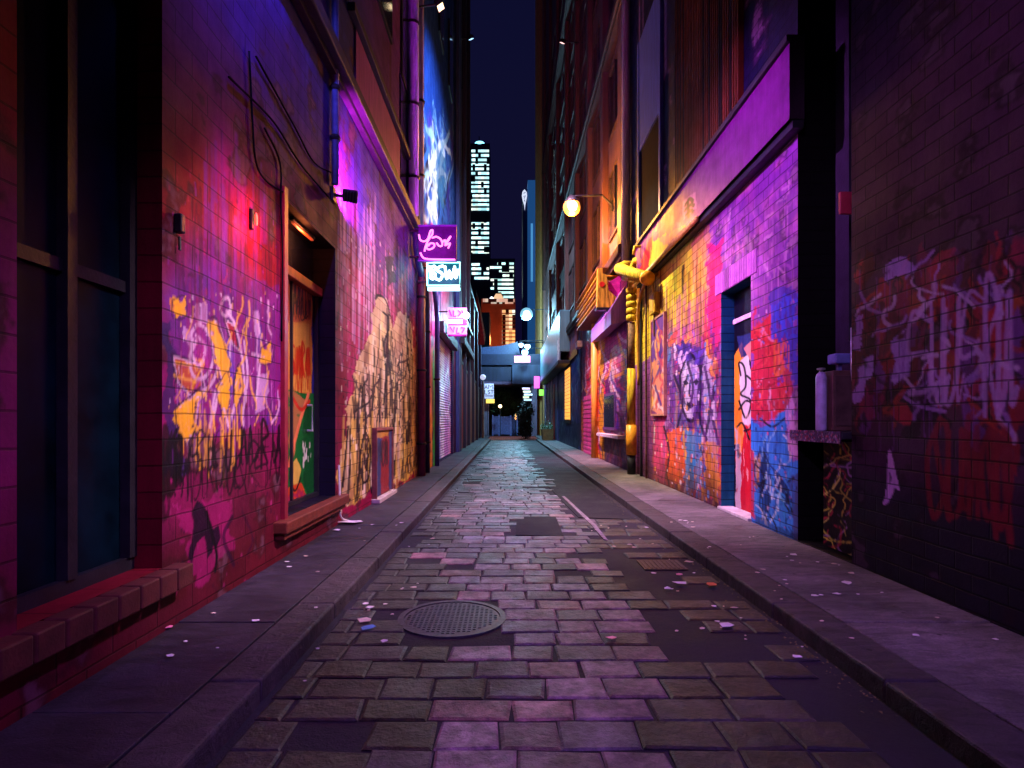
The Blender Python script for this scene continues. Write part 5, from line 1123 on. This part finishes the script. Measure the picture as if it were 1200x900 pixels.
# far shop with pale cyan fascia over a dark canopy
ya4 = yb3+.05
m = MB(); m.box(XR-.1, XR+.003, ya4, ey, KH, 7.2); m.build('shopfront', simple('slate_blue_render', (.06, .07, .2), .5, streak=True), tb)
a, b = ry(655, 2.9), 54.0
m = MB(); m.box(2.95, XR-.104, a+.1, b, 5.6, 8.0, .03); m.build('fascia', simple('cyan_fascia', (.12, .26, .32), .4, scale=1.2, var=.4, streak=True), tb)
m = MB(); m.box(2.85, XR-.104, a, b+.1, 4.9, 5.1, .02); m.build('canopy', DARK, tb)
m = MB(); m.box(2.93, 2.99, a+.1, b, 5.102, 5.58); m.build('canopy_board', simple('grey_blue_board', (.2, .26, .4), .4), tb)
for k in range(3):
    m = MB(); m.box(2.9, 2.95, a+.2+k*.5, a+.35+k*.5, 5.1, 6.4); m.build('stripe', simple('white_stripe', (.75, .75, .78), .4), tb)
for k, yy in enumerate((44.5, 47.2, 50.5)):
    m = MB(); m.box(XR-.15, XR-.104, yy, yy+1.4, KH, 4.4); m.build('door', simple(('red_door', 'slate_door', 'red_door')[k], ((.4, .05, .04), (.05, .06, .15), (.4, .05, .04))[k], .45, streak=True), tb)
for yy in (46.4, 49.6, 53):
    m = MB(); m.box(XR-.25, XR-.104, yy-.12, yy+.12, KH, 4.85); m.build('post', simple('white_post', (.5, .46, .5), .5), tb)

ob = thing('corner_building', 'narrow building with an orange lit flank behind the tall brown one', 'building', (3.3, 66, 0))
m = MB(); m.box(3.42, 14, ey+.02, 72, 0, 60); m.build('wall', simple('ochre_render', (.4, .2, .08), .6, streak=True), ob)
for k in range(4):
    m = MB(); m.box(3.2, 3.418, ey+2+k*3.2, ey+2.5+k*3.2, 0, 60, .02); m.build('pilaster', simple('ochre_pier', (.5, .26, .08), .55, streak=True), ob)

# planter with greenery and small lit signs at the far right shop
t = thing('planter', 'square dark planter of low green plants outside the far right shop', 'planter', (2.95, 44.6, KH))
m = MB(); m.prism([(2.6, KH), (3.3, KH), (3.38, .95), (2.52, .95)], 'y', 43.4, 45.4); m.build('box', simple('ochre_planter', (.2, .15, .06), .6), t)
m = MB(); r6 = random.Random(2)
for k in range(500):
    x, y, z = r6.uniform(2.5, 3.35), r6.uniform(43.4, 45.4), .9+abs(r6.gauss(0, .25)); s = r6.uniform(.04, .12); a = r6.uniform(0, 6.3)
    m.add([(x, y, z), (x+s*math.cos(a), y+s*math.sin(a), z+s*.6), (x+s*1.6*math.cos(a+.4), y+s*1.6*math.sin(a+.4), z+s*.9), (x+s*math.cos(a+.8), y+s*math.sin(a+.8), z+s*.4)], [(0, 1, 2, 3)])
m.build('foliage', simple('planter_leaf', (.06, .14, .03), .5), t)
for label, px, py, w, h, c, st, yy in (('small magenta light box high beside the far right canopy', 629, 448, .5, 1.1, (.9, .1, .6), 1.5, 53.5), ('small green light box hung under the far right canopy', 634.5, 460, .42, .55, (.25, .9, .1), 1.6, 52.5), ('pink lit shop sign hanging over the crossing street', 612, 421, 1.5, .62, (1, .25, .6), 2.2, 55)):
    t = thing('light_box', label, 'light box', (xx(px, yy), yy, zz(py, yy)-h/2))
    m = MB(); m.box(xx(px, yy)-w/2-.04, xx(px, yy)+w/2+.04, yy, yy+.16, zz(py, yy)-h/2-.04, zz(py, yy)+h/2+.04, .02); m.build('case', BLACK, t)
    m = MB(); m.box(xx(px, yy)-w/2, xx(px, yy)+w/2, yy-.02, yy-.002, zz(py, yy)-h/2, zz(py, yy)+h/2); m.build('face', glow('box_face_%d' % px, c, st), t)
    m = MB(); m.box(xx(px, yy)-.02, (XR if px > 620 else xx(px, yy)+.02), yy+.06, yy+.1, zz(py, yy)+h/2+.04, zz(py, yy)+h/2+.08 if px > 620 else 8.2); m.build('bracket', BLACK, t)

# =================================================================== END OF THE ALLEY
fy = 58.0
BLUEP = simple('blue_grey_panel', (.02, .022, .055), .5, scale=1.0, streak=True)
ov = thing('overpass', 'blue grey panelled overpass crossing the end of the alley', 'overpass', (0, fy, 5))
m = MB(); m.box(-14, xx(600, fy)-.02, fy, fy+6, 5.5, 6.95, .03); m.build('deck', BLUEP, ov)
m = MB(); m.box(xx(600, fy), 3.35, fy-.4, fy+6, 5.2, 7.1, .03); m.build('deck', simple('pale_blue_panel', (.03, .04, .085), .5, scale=1.0, streak=True), ov)
m = MB(); m.box(-14, xx(600, fy)-.02, fy-.1, fy+6, 5.2, 5.48); m.build('beam', simple('mauve_beam', (.1, .06, .12), .5), ov)
m = MB()
for k in range(34): m.box(-13.8+k*.42, -13.78+k*.42, fy-.03, fy-.002, 5.55, 6.9)
m.build('joint', DARK, ov)
m = MB(); m.box(-14, 3.35, fy-.2, fy+6, 7.12, 8.2); m.build('parapet', simple('deep_navy', (.012, .015, .05), .5), ov)
m = MB(); m.prism([(-4, 8.21), (1.2, 8.21), (.9, 9.6), (-.6, 9.2), (-4, 8.9)], 'y', fy+1, fy+5); m.build('roof', simple('blue_slate', (.05, .07, .18), .4), ov)
for px in (569.5, 626):
    m = MB(); x = xx(px, fy); m.box(x-.28, x+.28, fy-.2, fy+.4, 0, 5.19, .02); m.build('column', simple('dusty_column', (.14, .1, .16), .6, streak=True), ov)
gt = thing('gate', 'blue slatted metal gate with posts closing the far end under the overpass', 'gate', (-.5, fy+2.2, 0))
m = MB()
for k in range(15): m.box(xx(578, 60), xx(598, 60), 60, 60.05, .15+k*.125, .25+k*.125)
m.build('slat_panel', simple('gate_blue', (.1, .11, .3), .45), gt)
for px in (577.5, 585, 598.5, 606):
    m = MB(); m.box(xx(px, 60)-.08, xx(px, 60)+.08, 59.95, 60.1, 0, 2.15); m.build('post', simple('gate_post', (.12, .13, .34), .45), gt)
m = MB()
for k in range(9): m.box(xx(599.5, 60)+k*.07, xx(599.5, 60)+k*.07+.03, 60, 60.04, .1, 2.0)
m.build('bar_panel', simple('gate_blue', (.1, .11, .3), .45), gt)
wl = thing('end_wall', 'dark rear wall with faint blue shelves closing the view under the overpass', 'wall', (0, 68, 0))
m = MB(); m.box(-14, 12, 68, 68.4, 0, 5.6); m.build('wall', simple('night_wall', (.03, .03, .09), .6), wl)
for px0, px1, py in ((592, 600, 473.5), (600, 612, 470.5), (593, 602, 480)):
    m = MB(); m.box(xx(px0, 67.6), xx(px1, 67.6), 67.6, 67.99, zz(py, 67.6)-.06, zz(py, 67.6)+.08); m.build('shelf', simple('pale_blue_shelf', (.3, .45, .65), .4), wl)
# white notice board with letters, yellow plate and lamp beneath it
y = 57.2; X = lambda px: xx(px, y); ZL = lambda py: zz(py, y)
t = thing('notice_board', 'white lettered notice board hung under the left end of the overpass', 'sign', (X(573), y, ZL(470)))
m = MB(); m.box(X(567.8), X(578.6), y, y+.08, ZL(467), ZL(449.5), .01); m.build('board', glow('dim_white_board', (.62, .6, .85), .55), t)
def stro(q, x0, x1, z0, z1, y, r, name, mat, parent):
    m = MB(); m.tube([(x0+u*(x1-x0), y, z1-v*(z1-z0)) for u, v in q], r, 6); m.build(name, mat, parent)
INK = simple('ink', (.02, .015, .04), .6)
for q, bx in (([(0, 1), (.5, 0), (1, 1)], (.05, .32, 0)), ([(.2, .6), (.8, .6)], (.05, .32, 0)), ([(0, 1), (0, 0), (.5, .6), (1, 0), (1, 1)], (.45, .9, 0)),
              ([(0, 0), (0, 1), (1, 1)], (.05, .3, 1)), ([(1, .05), (.1, .1), (.1, .45), (.9, .55), (.9, .9), (0, .95)], (.38, .62, 1)), ([(0, 0), (1, 0)], (.68, .98, 1)), ([(.5, 0), (.5, 1)], (.68, .98, 1))):
    zt = ZL(451+bx[2]*6.2); zb = ZL(455.5+bx[2]*6.2); stro(q, X(567.8)+bx[0]*.9, X(567.8)+bx[1]*.9, zb, zt, y-.01, .035, 'letter', INK, t)
for py in (463.2, 465): 
    m = MB(); m.box(X(568.5), X(578), y-.012, y-.001, ZL(py)-.03, ZL(py)+.03); m.build('text_line', INK, t)
m = MB(); m.box(X(570)-.02, X(570)+.02, y+.02, y+.06, ZL(449.5), 5.25); m.box(X(576)-.02, X(576)+.02, y+.02, y+.06, ZL(449.5), 5.25); m.build('hanger', BLACK, t)
t = thing('light_box', 'yellow lit plate below the white notice board at the alley end', 'light box', (X(574), y, ZL(473)))
m = MB(); m.box(X(569.5), X(579.5), y-.02, y+.1, ZL(472.6), ZL(467.6), .02); m.build('face', glow('yellow_plate', (1, .6, .1), .9), t)
m = MB(); m.box(X(571), X(571.5), y, y+.05, ZL(490), ZL(472.6)); m.box(X(571)-.2, X(571.5)+.2, y-.1, y+.15, 0, .1); m.box(X(571), X(571.5), y, y+.05, .1, ZL(490)); m.build('post', BLACK, t)
t = thing('ball_lamp', 'round warm globe lamp on a short post right of the yellow plate', 'lamp', (X(586), y+1, 0))
m = MB(); m.ball((X(586), y+1, ZL(475.8)), .17, 12); m.build('globe', glow('warm_globe', (1, .75, .35), 6), t, True)
m = MB(); m.tube([(X(586), y+1, 0), (X(586), y+1, ZL(477.5))], .04, 8); m.build('post', BLACK, t)
lamp('lamp', 'POINT', (X(586), y+.7, ZL(475.8)), 15, (1, .6, .25), .15, parent=t)
t = thing('ball_lamp', 'small orange flame-like wall lamp beside the gate', 'lamp', (X(605), y+1.5, 1.5))
m = MB(); m.lathe([(.02, -.25), (.12, -.1), (.1, .1), (.02, .35)], (X(604.5), y+1.5, ZL(489)), 10); m.build('shade', glow('orange_shade', (1, .45, .12), 1.6), t, True)
m = MB(); m.tube([(X(604.5), y+1.5, 0), (X(604.5), y+1.5, ZL(492))], .03, 8); m.build('post', BLACK, t)
# stacked small shop signs at the corner
for i, (px0, px1, py, c) in enumerate(((612, 621, 455.5, (.9, .5, .7)), (613, 622, 459, (.95, .85, .6)), (614, 624, 462.4, (.8, .85, .95)), (613, 620, 465.6, (.9, .8, .4)), (614, 623, 468.6, (.6, .7, .9)))):
    o = MB(); o.box(xx(px0, 56.5), xx(px1, 56.5), 56.5, 56.6, zz(py+1.1, 56.5), zz(py-1.1, 56.5), .01)
    lab = ('pink', 'cream', 'white', 'yellow', 'pale blue')[i]
    t = thing('shop_sign', '%s lit strip sign in the stack at the far right corner' % lab, 'sign', (xx(px0, 56.5), 56.5, zz(py, 56.5)), 'stacked strip signs at the corner')
    o.build('face', glow('strip_%d' % i, c, .7), t)
    o = MB(); o.box(xx(px1, 56.5)-.03, xx(px1, 56.5)+.03, 56.61, 56.66, zz(py+1.6, 56.5), zz(py-1.6, 56.5)); o.build('bracket', BLACK, t)

# tree and dark shrub beyond
def tree(name, label, base, h, w, leaves, trunk_r, cat, leafmat, seed, low=.35):
    r = random.Random(seed); t = thing(name, label, cat, base); bx, by, bz = base
    m = MB(); tips = []
    m.tube([(bx, by, bz), (bx+.05, by, bz+h*.25), (bx-.04, by+.03, bz+h*.5)], [trunk_r, trunk_r*.8, trunk_r*.5], 8)
    for k in range(9):
        a = k*2.4; p1 = (bx+math.cos(a)*w*.3, by+math.sin(a)*w*.3, bz+h*(.45+.04*k)); p2 = (bx+math.cos(a)*w*.75*r.uniform(.6, 1), by+math.sin(a)*w*.75*r.uniform(.6, 1), bz+h*r.uniform(.55, .95))
        m.tube([(bx, by, bz+h*.3), p1, p2], [trunk_r*.4, trunk_r*.25, trunk_r*.08], 6); tips += [p1, p2]
    m.build('trunk', simple('bark', (.05, .035, .03), .8), t)
    f = MB(); cl = [(bx+r.gauss(0, w*.45), by+r.gauss(0, w*.45), bz+h*r.uniform(low, 1)) for _ in range(26)] + tips
    for k in range(leaves):
        c = r.choice(cl); s = r.uniform(.05, .13)*max(1, h/5); p = Vector((c[0]+r.gauss(0, w*.16), c[1]+r.gauss(0, w*.16), c[2]+r.gauss(0, h*.06)))
        u = Vector((r.gauss(0, 1), r.gauss(0, 1), r.gauss(0, .6))).normalized()*s; v = u.cross(Vector((r.gauss(0, 1), r.gauss(0, 1), r.gauss(0, 1))).normalized()+Vector((0, 0, .01))).normalized()*s*.55
        f.add([p-u, p+v, p+u, p-v], [(0, 1, 2, 3)])
    f.build('crown', leafmat, t); return t
LEAF = simple('night_leaf', (.05, .12, .05), .5, scale=1.5, var=.7); LEAFD = simple('dark_leaf', (.02, .035, .03), .55, var=.6)
tree('street_tree', 'leafy green tree under the overpass behind the white notice board', (xx(588, 63), 63, 0), 4.9, 1.5, 2600, .12, 'tree', LEAF, 5, .5)
tree('street_tree', 'darker broad tree standing right of the leafy green one', (xx(601, 65), 65, 0), 4.7, 1.2, 1800, .12, 'tree', LEAFD, 9, .45)
tree('shrub', 'tall dark shrub beside the gate at the right corner of the alley end', (xx(616, 50), 50, 0), 3.1, .75, 2200, .07, 'shrub', LEAFD, 4, .1)
# =================================================================== SKYLINE
def lit(name, col, strength, sx, thr, seed, dark=(.01, .012, .03)):
    """window ribbon: single panes on or off along its length"""
    m, t, p, out = nodes(name); L = t.links.new
    tc = t.nodes.new('ShaderNodeTexCoord'); mp = t.nodes.new('ShaderNodeMapping'); mp.inputs['Scale'].default_value = (sx, 0, .29); mp.inputs['Location'].default_value = (seed*7.7, 0, seed*3.1); L(tc.outputs['Object'], mp.inputs[0])
    fl = t.nodes.new('ShaderNodeVectorMath'); fl.operation = 'FLOOR'; L(mp.outputs[0], fl.inputs[0])
    wn = t.nodes.new('ShaderNodeTexWhiteNoise'); wn.noise_dimensions = '3D'; L(fl.outputs[0], wn.inputs['Vector'])
    gt_ = t.nodes.new('ShaderNodeMath'); gt_.operation = 'GREATER_THAN'; gt_.inputs[1].default_value = thr; L(wn.outputs['Value'], gt_.inputs[0])
    ml = t.nodes.new('ShaderNodeMath'); ml.operation = 'MULTIPLY'; L(gt_.outputs[0], ml.inputs[0]); ml2 = t.nodes.new('ShaderNodeMath'); ml2.operation = 'MULTIPLY_ADD'; ml2.inputs[1].default_value = .8*strength; ml2.inputs[2].default_value = .3*strength
    L(wn.outputs['Value'], ml2.inputs[0]); L(ml2.outputs[0], ml.inputs[1])
    cr = ramp(t, wn.outputs['Color'], [(.2, tuple(col)), (.55, tuple(c*.75+.2 for c in col)), (.8, (.85, .95, .8)), (.95, tuple(col))]); L(cr.outputs[0], p.inputs['Emission Color'])
    p.inputs['Base Color'].default_value = (*dark, 1); p.inputs['Roughness'].default_value = .2; L(ml.outputs[0], p.inputs['Emission Strength'])
    return m
def tower(name, label, px0, px1, pytop, y, depth, mat, bands, bmat, bh=1.15, x0=None, cat='skyscraper'):
    xa = xx(px0, y); xb = xx(px1, y); zt = zz(pytop, y); t = thing(name, label, cat, ((xa+xb)/2, y, 0))
    m = MB(); m.box(xa, xb, y, y+depth, 0, zt); m.build('wall', mat, t)
    for (py, pa, pb) in bands:
        m = MB(); m.box(xx(pa, y), xx(pb, y), y-.3, y-.02, zz(py+bh, y), zz(py-bh, y)); m.build('window_band', bmat, t)
    return t
NIGHT = simple('night_tower', (.02, .022, .06), .4, scale=.05)
CW = lit('tower_windows', (.42, .9, 1), 2.3, .6, .16, 1)
bands = [(177+k*5.25, 552.5, 573) for k in range(14)] + [(262+k*5.6, 552.5, 573) for k in range(7)] + [(310, 552.5, 562), (315, 552.5, 573), (320.5, 552.5, 573), (326, 556, 573)]
t = tower('skyscraper', 'slender dark skyscraper with white lit floors and a blue beacon on top', 541, 574, 168, 340, 18, NIGHT, bands, CW, 1.35)
m = MB(); y = 340; m.box(xx(556, y), xx(567, y), y+2, y+10, zz(168, y)+.02, zz(164.5, y)); m.build('crown', NIGHT, t)
m = MB(); m.ball((xx(562, y), y+1, zz(167, y)), 1.5, 10, (1.9, 1, .8)); m.build('beacon', glow('blue_beacon', (.2, .7, 1), 3.5), t, True)
m = MB(); m.tube([(xx(561, y), y+5, zz(165, y)), (xx(561, y), y+5, zz(155, y))], .25, 6); m.build('mast', BLACK, t)
tower('skyscraper', 'lower dark office tower with scattered white windows right of the slender one', 573.5, 603.5, 303, 300, 18, simple('night_tower_b', (.018, .02, .055), .4), [(309, 583, 602), (313.5, 574, 602), (318, 585, 602), (323, 589, 602), (328, 575, 602), (333, 578, 602), (338, 575, 602), (343, 584, 602), (348, 590, 602)], lit('office_windows', (.5, .95, .92), 2.0, .5, .3, 4), 1.25)
y = 130
RED = simple('red_granite', (.3, .06, .03), .6, scale=.3)
t = tower('office_block', 'red brown office block with a strip of golden windows and a lit roof pavilion', 564, 604, 350, y, 14, RED, [(365+k*4.6, 588.5, 603.5) for k in range(10)], lit('golden_windows', (1, .42, .08), 1.5, 1.35, .3, 7, (.05, .015, .01)), 1.5, cat='building')
m = MB(); m.box(xx(566, y), xx(603, y), y-.5, y-.02, zz(356, y), zz(350.5, y)); m.build('cornice', lit('cornice_lights', (1, .5, .35), .8, 1.6, .5, 9, (.08, .02, .02)), t)
m = MB(); m.prism([(xx(577, y), zz(350, y)+.02), (xx(591, y), zz(350, y)+.02), (xx(587, y), zz(343, y)), (xx(581, y), zz(343, y))], 'y', y+1, y+4); m.build('roof_pavilion', glow('cream_pavilion', (1, .62, .36), .9), t)
m = MB(); m.ball((xx(576, y), y+.8, zz(349, y)), .42, 10); m.build('roof_lamp', glow('white_roof_lamp', (.75, .85, 1), 3), t, True)
lamp('lamp', 'POINT', (xx(580, y), y-9, zz(405, y)), 2200, (1, .3, .08), 1.0, parent=t)
m = MB(); m.box(xx(564, 110), xx(573.5, 110), 110, 118, 0, zz(366, 110)); o = m.build('dark_block', simple('blue_black', (.012, .014, .04), .5)); tag(o, 'narrow blue black block standing before the red office block', 'building')
y = 240
t = thing('glass_tower', 'blue glass tower with a white drop shaped emblem, right behind the tall brown building', 'skyscraper', (xx(622, y), y, 0))
m = MB(); m.box(xx(613, y), xx(618.5, y), y+4, y+20, 0, zz(217, y)); m.build('core', simple('dark_blue_core', (.02, .025, .1), .4), t)
m = MB(); m.box(xx(618.5, y), xx(632, y), y, y+20, 0, zz(211, y)); m.build('curtain_wall', glow('blue_curtain_wall', (.012, .07, .22), .8), t)
m = MB(); q = [(.5, 0), (.9, .12), (1, .3), (.85, .5), (.65, .75), (.55, 1), (.45, .75), (.15, .5), (0, .3), (.1, .12)]; xa, xb, za, zb = xx(611.8, y), xx(618, y), zz(243, y), zz(218, y)
m.prism([(xa+u*(xb-xa), zb-v*(zb-za)) for u, v in q], 'y', y+3.4, y+3.9); m.build('emblem', glow('white_emblem', (.75, .82, 1), 1.0), t)
for q in ([(.3, .2), (.7, .15)], [(.3, .35), (.75, .3), (.4, .45)], [(.5, .5), (.6, .6)]):
    m = MB(); m.tube([(xa+u*(xb-xa), y+3.3, zb-v*(zb-za)) for u, v in q], .16, 6); m.build('emblem_mark', simple('emblem_blue', (.03, .06, .3), .5), t)
for k in range(13):
    m = MB(); m.box(xx(627.3, y), xx(628.7, y), y-.3, y-.02, zz(268+k*5+1.3, y), zz(268+k*5-1.3, y)); m.build('window', glow('tower_dot', (.85, .9, 1), 1.2), t)
m = MB(); m.box(xx(622, y), xx(624.5, y), y-.2, y-.02, zz(330, y), zz(262, y)); m.build('light_strip', glow('pale_blue_strip', (.1, .4, .8), .7), t)

# =================================================================== STREET LAMPS
def street_lamp(label, pos, wallx, power, color, emit, r=.16, arm=True, group=None):
    x, y, z = pos; t = thing('street_lamp', label, 'street lamp', (wallx, y, z), group)
    m = MB(); m.tube([(wallx, y, z+.05), (wallx-.4*(1 if wallx > x else -1), y, z+.42), (x, y, z+.38)], .04, 8); m.box(wallx-.05, wallx+.05, y-.1, y+.1, z-.1, z+.25); m.build('arm', BLACK, t)
    m = MB(); m.lathe([(.06, .42), (.1, .4), (.24, .22), (.26, .12)], (x, y, z), 16); m.build('hood', BLACK, t, True)
    m = MB(); m.ball((x, y, z), r, 14); m.build('globe', glow('globe_%d' % int(abs(x*100)+y), color, emit), t, True)
    m = MB(); m.ball((x, y-r*.55, z-r*.1), r*.62, 12); m.build('bulb', glow('bulb_%d' % int(abs(x*100)+y), tuple(.45+.55*c for c in color), 6), t, True)
    lamp('lamp', 'POINT', (x, y-.1, z-r-.12), power, color, r, parent=t)
    return t
street_lamp('bright orange street lamp on an arm high on the right wall', (2.2, 20.2, 9.05), XR, 2000, (1, .36, .05), 1.2, .3)
street_lamp('large cyan white street lamp over the far end of the alley', (xx(617, 52), 52, zz(368, 52)), XR, 7500, (.3, .74, 1), .8, .56)
street_lamp('small bluish street lamp left in the cluster above the overpass', (xx(610.5, 56), 56, zz(404, 56)), XR, 90, (.35, .6, 1), 4, .25, group='lamps clustered above the overpass')
street_lamp('pale cyan street lamp right in the cluster above the overpass', (xx(618, 56.6), 56.6, zz(406, 56.6)), XR, 90, (.5, .85, 1), 4, .3, group='lamps clustered above the overpass')
street_lamp('lowest cyan street lamp in the cluster, just above the pink sign', (xx(615, 55.6), 55.6, zz(413, 55.6)), XR, 90, (.4, .8, 1), 4, .32, group='lamps clustered above the overpass')

# the conduit floodlight, then added floodlights with no known source to colour the alley
floodlight('magenta floodlight at the foot of the blue conduit, grazing the left wall', (XL+.24, yv+.12, 4.85), (XL-.06, 9.0, 5.4), 2200, (1, .03, .95), 100, XL, sz=.8, emit=.6)
floodlight('added violet floodlight high on the left wall aimed across at the purple fascia', (XL+.6, 7.4, 7.6), (XR, 9.4, 4.6), 2900, (.7, .16, 1), 62, XL, blend=.8, emit=2)
floodlight('added rose floodlight on the left wall aimed at the red and blue graffiti', (XL+.6, 10.0, 9.3), (XR-.2, 10.8, 1.3), 7000, (1, .62, .8), 48, XL, blend=.8, emit=2)
floodlight('added pink floodlight high on the right wall aimed at the magenta graffiti', (XR-.6, 4.9, 6.3), (XL, 6.0, 1.5), 3900, (1, .6, .74), 42, XR, blend=.8, emit=2)
floodlight('added pale floodlight high on the right wall aimed at the sprawling mural', (XR-.6, 10.4, 9.6), (XL, 11.4, 2.3), 6500, (1, .64, .72), 44, XR, blend=.8, emit=2)
floodlight('added orange floodlight high on the left wall aimed at the yellow pipe', (XL+.7, 15.4, 12.6), (XR, 14.8, 4.0), 16000, (1, .88, .5), 33, XL, blend=.8, emit=2)
floodlight('added pale blue floodlight high on the right wall washing the wall above the signs', (XR-.6, 13.6, 13.4), (XL, 20.5, 10), 17000, (.42, .66, 1), 58, XR, blend=.8, emit=2)
floodlight('added magenta floodlight very high on the left wall aimed at the pink shopfront', (XL+.6, 16.9, 14.2), (XR, 22.5, 3.0), 30000, (1, .5, .72), 40, XL, blend=.8, emit=2)
floodlight('added violet floodlight high on the right wall aimed at the roller shutter', (XR-.6, 17.2, 14.4), (XL, 21.5, 3.2), 9000, (.8, .45, 1), 44, XR, blend=.8, emit=2)
floodlight('added cyan floodlight very high on the dark building aimed at the blue shop', (XL+.6, 29.5, 21), (XR, 36, 3), 16000, (.35, .65, 1), 44, XL, blend=.8, emit=2)
floodlight('added rosy floodlight very high on the brown building aimed at the far brown doors', (XR-.9, 29.8, 21), (XL, 37, 3), 6000, (1, .5, .5), 44, XR, blend=.8, emit=2)
floodlight('added blue floodlight high on the left wall above the near window', (XL+.9, 4.6, 7.6), (XL, 6.2, 5.4), 1000, (.2, .13, 1), 105, XL, emit=2)
floodlight('added indigo floodlight behind the camera spilling on the dark right wall', (XL+.7, -1.5, 6.4), (XR, 5.4, 2.4), 1500, (.72, .36, 1), 50, XL, blend=.9, emit=2)
floodlight('added violet floodlight behind the camera on the right wall aimed down at the road', (XR-.7, -1.8, 6.6), (-.3, 4.6, 0), 2600, (.46, .2, 1), 56, XR, blend=.9, emit=2)
floodlight('added violet blue floodlight on the right wall aimed at the middle of the road', (XR-.7, 7.4, 8.3), (.1, 10.5, 0), 2600, (.62, .3, 1), 60, XR, blend=.9, emit=2)

# =================================================================== LITTER
r7 = random.Random(21)
LIT = [simple('paper_white', (.7, .68, .7), .7, var=.15), simple('paper_cream', (.6, .5, .4), .7), simple('paper_blue', (.1, .3, .6), .6), simple('leaf_orange', (.6, .14, .05), .6), simple('wrapper_pink', (.7, .2, .4), .4)]
def scrap(x, y, z, s, mat, label):
    m = MB(); n = r7.randint(5, 7); a0 = r7.uniform(0, 6); q = []
    for k in range(n):
        a = a0+2*math.pi*k/n; rr = s*r7.uniform(.5, 1.1); q.append((x+rr*math.cos(a), y+rr*math.sin(a)*.8, z+.003+r7.uniform(0, .1)*s))
    c = (x, y, z+.004+.05*s); vs = [c]+q; vs2 = [(a, b, d+.003) for a, b, d in vs]
    N_ = len(vs); fs = [(0, 1+(k+1) % n, 1+k) for k in range(n)] + [(N_, N_+1+k, N_+1+(k+1) % n) for k in range(n)] + [(1+k, 1+(k+1) % n, N_+1+(k+1) % n, N_+1+k) for k in range(n)]
    m.add(vs+vs2, fs); o = m.build('litter_scrap', mat); tag(o, label, 'litter', 'scraps of litter on the road and pavements')
named = [((413, 613), KH, .25, 0, 'large white paper flattened on the left pavement below the white cord'), ((395, 622), KH, .06, 0, 'small white scrap on the left pavement near the brick sill'), ((434, 714), 0, .05, 0, 'white scrap on the asphalt by the left kerb, left of the manhole'), ((429, 729), 0, .07, 1, 'cream scrap by the left kerb beside the blue wrapper'), ((431, 738), 0, .07, 2, 'crumpled blue wrapper on the asphalt left of the manhole'),
         ((834, 687), 0, .09, 3, 'orange leaf scrap on the asphalt near the right kerb'), ((796, 675), 0, .06, 4, 'pink wrapper beside the right end of the drain grate'), ((798, 685), 0, .09, 0, 'torn white paper below the pink wrapper near the right kerb'), ((782, 691), 0, .05, 0, 'white scrap left of the torn white paper in the road'), ((808, 660), 0, .06, 1, 'cream scrap on the asphalt above the drain grate'),
         ((193, 737), KH, .07, 4, 'lilac wrapper on the left pavement at the bottom corner'), ((992, 684), KH, .08, 0, 'white scrap on the right pavement before the dark brick wall'), ((930, 651), KH, .06, 0, 'white paper on the right pavement below the blue graffiti'), ((850, 735), 0, .07, 0, 'white scrap in the road at the lower right'), ((716, 750), 0, .05, 4, 'small pink wrapper between the setts at the bottom of the road')]
def gp(px, py, z): y = (H-z)*F/(py-CY); return xx(px, y), y
for (px, py), z, s, mi, lab in named:
    x, y = gp(px, py, z); scrap(x, y, z+.012 if z == 0 else z+.006, s, LIT[mi], lab)
for k in range(95):
    side = r7.choice(('right kerb', 'right pavement', 'right pavement', 'left kerb', 'left pavement', 'right kerb'))
    if side == 'right pavement': x, z = r7.uniform(KR+.1, XR-.15), KH+.008; y = r7.uniform(3.6, 9)
    elif side == 'left pavement': x, z = r7.uniform(XL+.1, KL-.1), KH+.008; y = r7.uniform(3.6, 9)
    elif side == 'right kerb': x, z = r7.uniform(1.2, KR-.08), .012; y = r7.uniform(3.6, 9)
    else: x, z = r7.uniform(KL+.06, -.9), .012; y = r7.uniform(3.6, 8)
    scrap(x, y, z, r7.choice((.012, .016, .022, .035)), r7.choice(LIT[:2]), 'tiny pale paper fleck lying on the %s' % side.replace('kerb', 'gutter side of the road'))
m = MB()
for k in range(500):
    y = r7.uniform(3.2, 14); x = KR-.02-abs(r7.gauss(0, .09)); s = r7.uniform(.008, .025); a = r7.uniform(0, 6)
    m.add([(x, y, .012), (x+s*math.cos(a), y+s*math.sin(a), .016), (x+s*math.cos(a+1), y+s*math.sin(a+1), .02)], [(0, 1, 2)])
o = m.build('gutter_leaves', simple('gutter_leaf', (.14, .11, .04), .7)); tag(o, 'tiny dry leaves collected along the right gutter', 'leaves', kind='stuff')
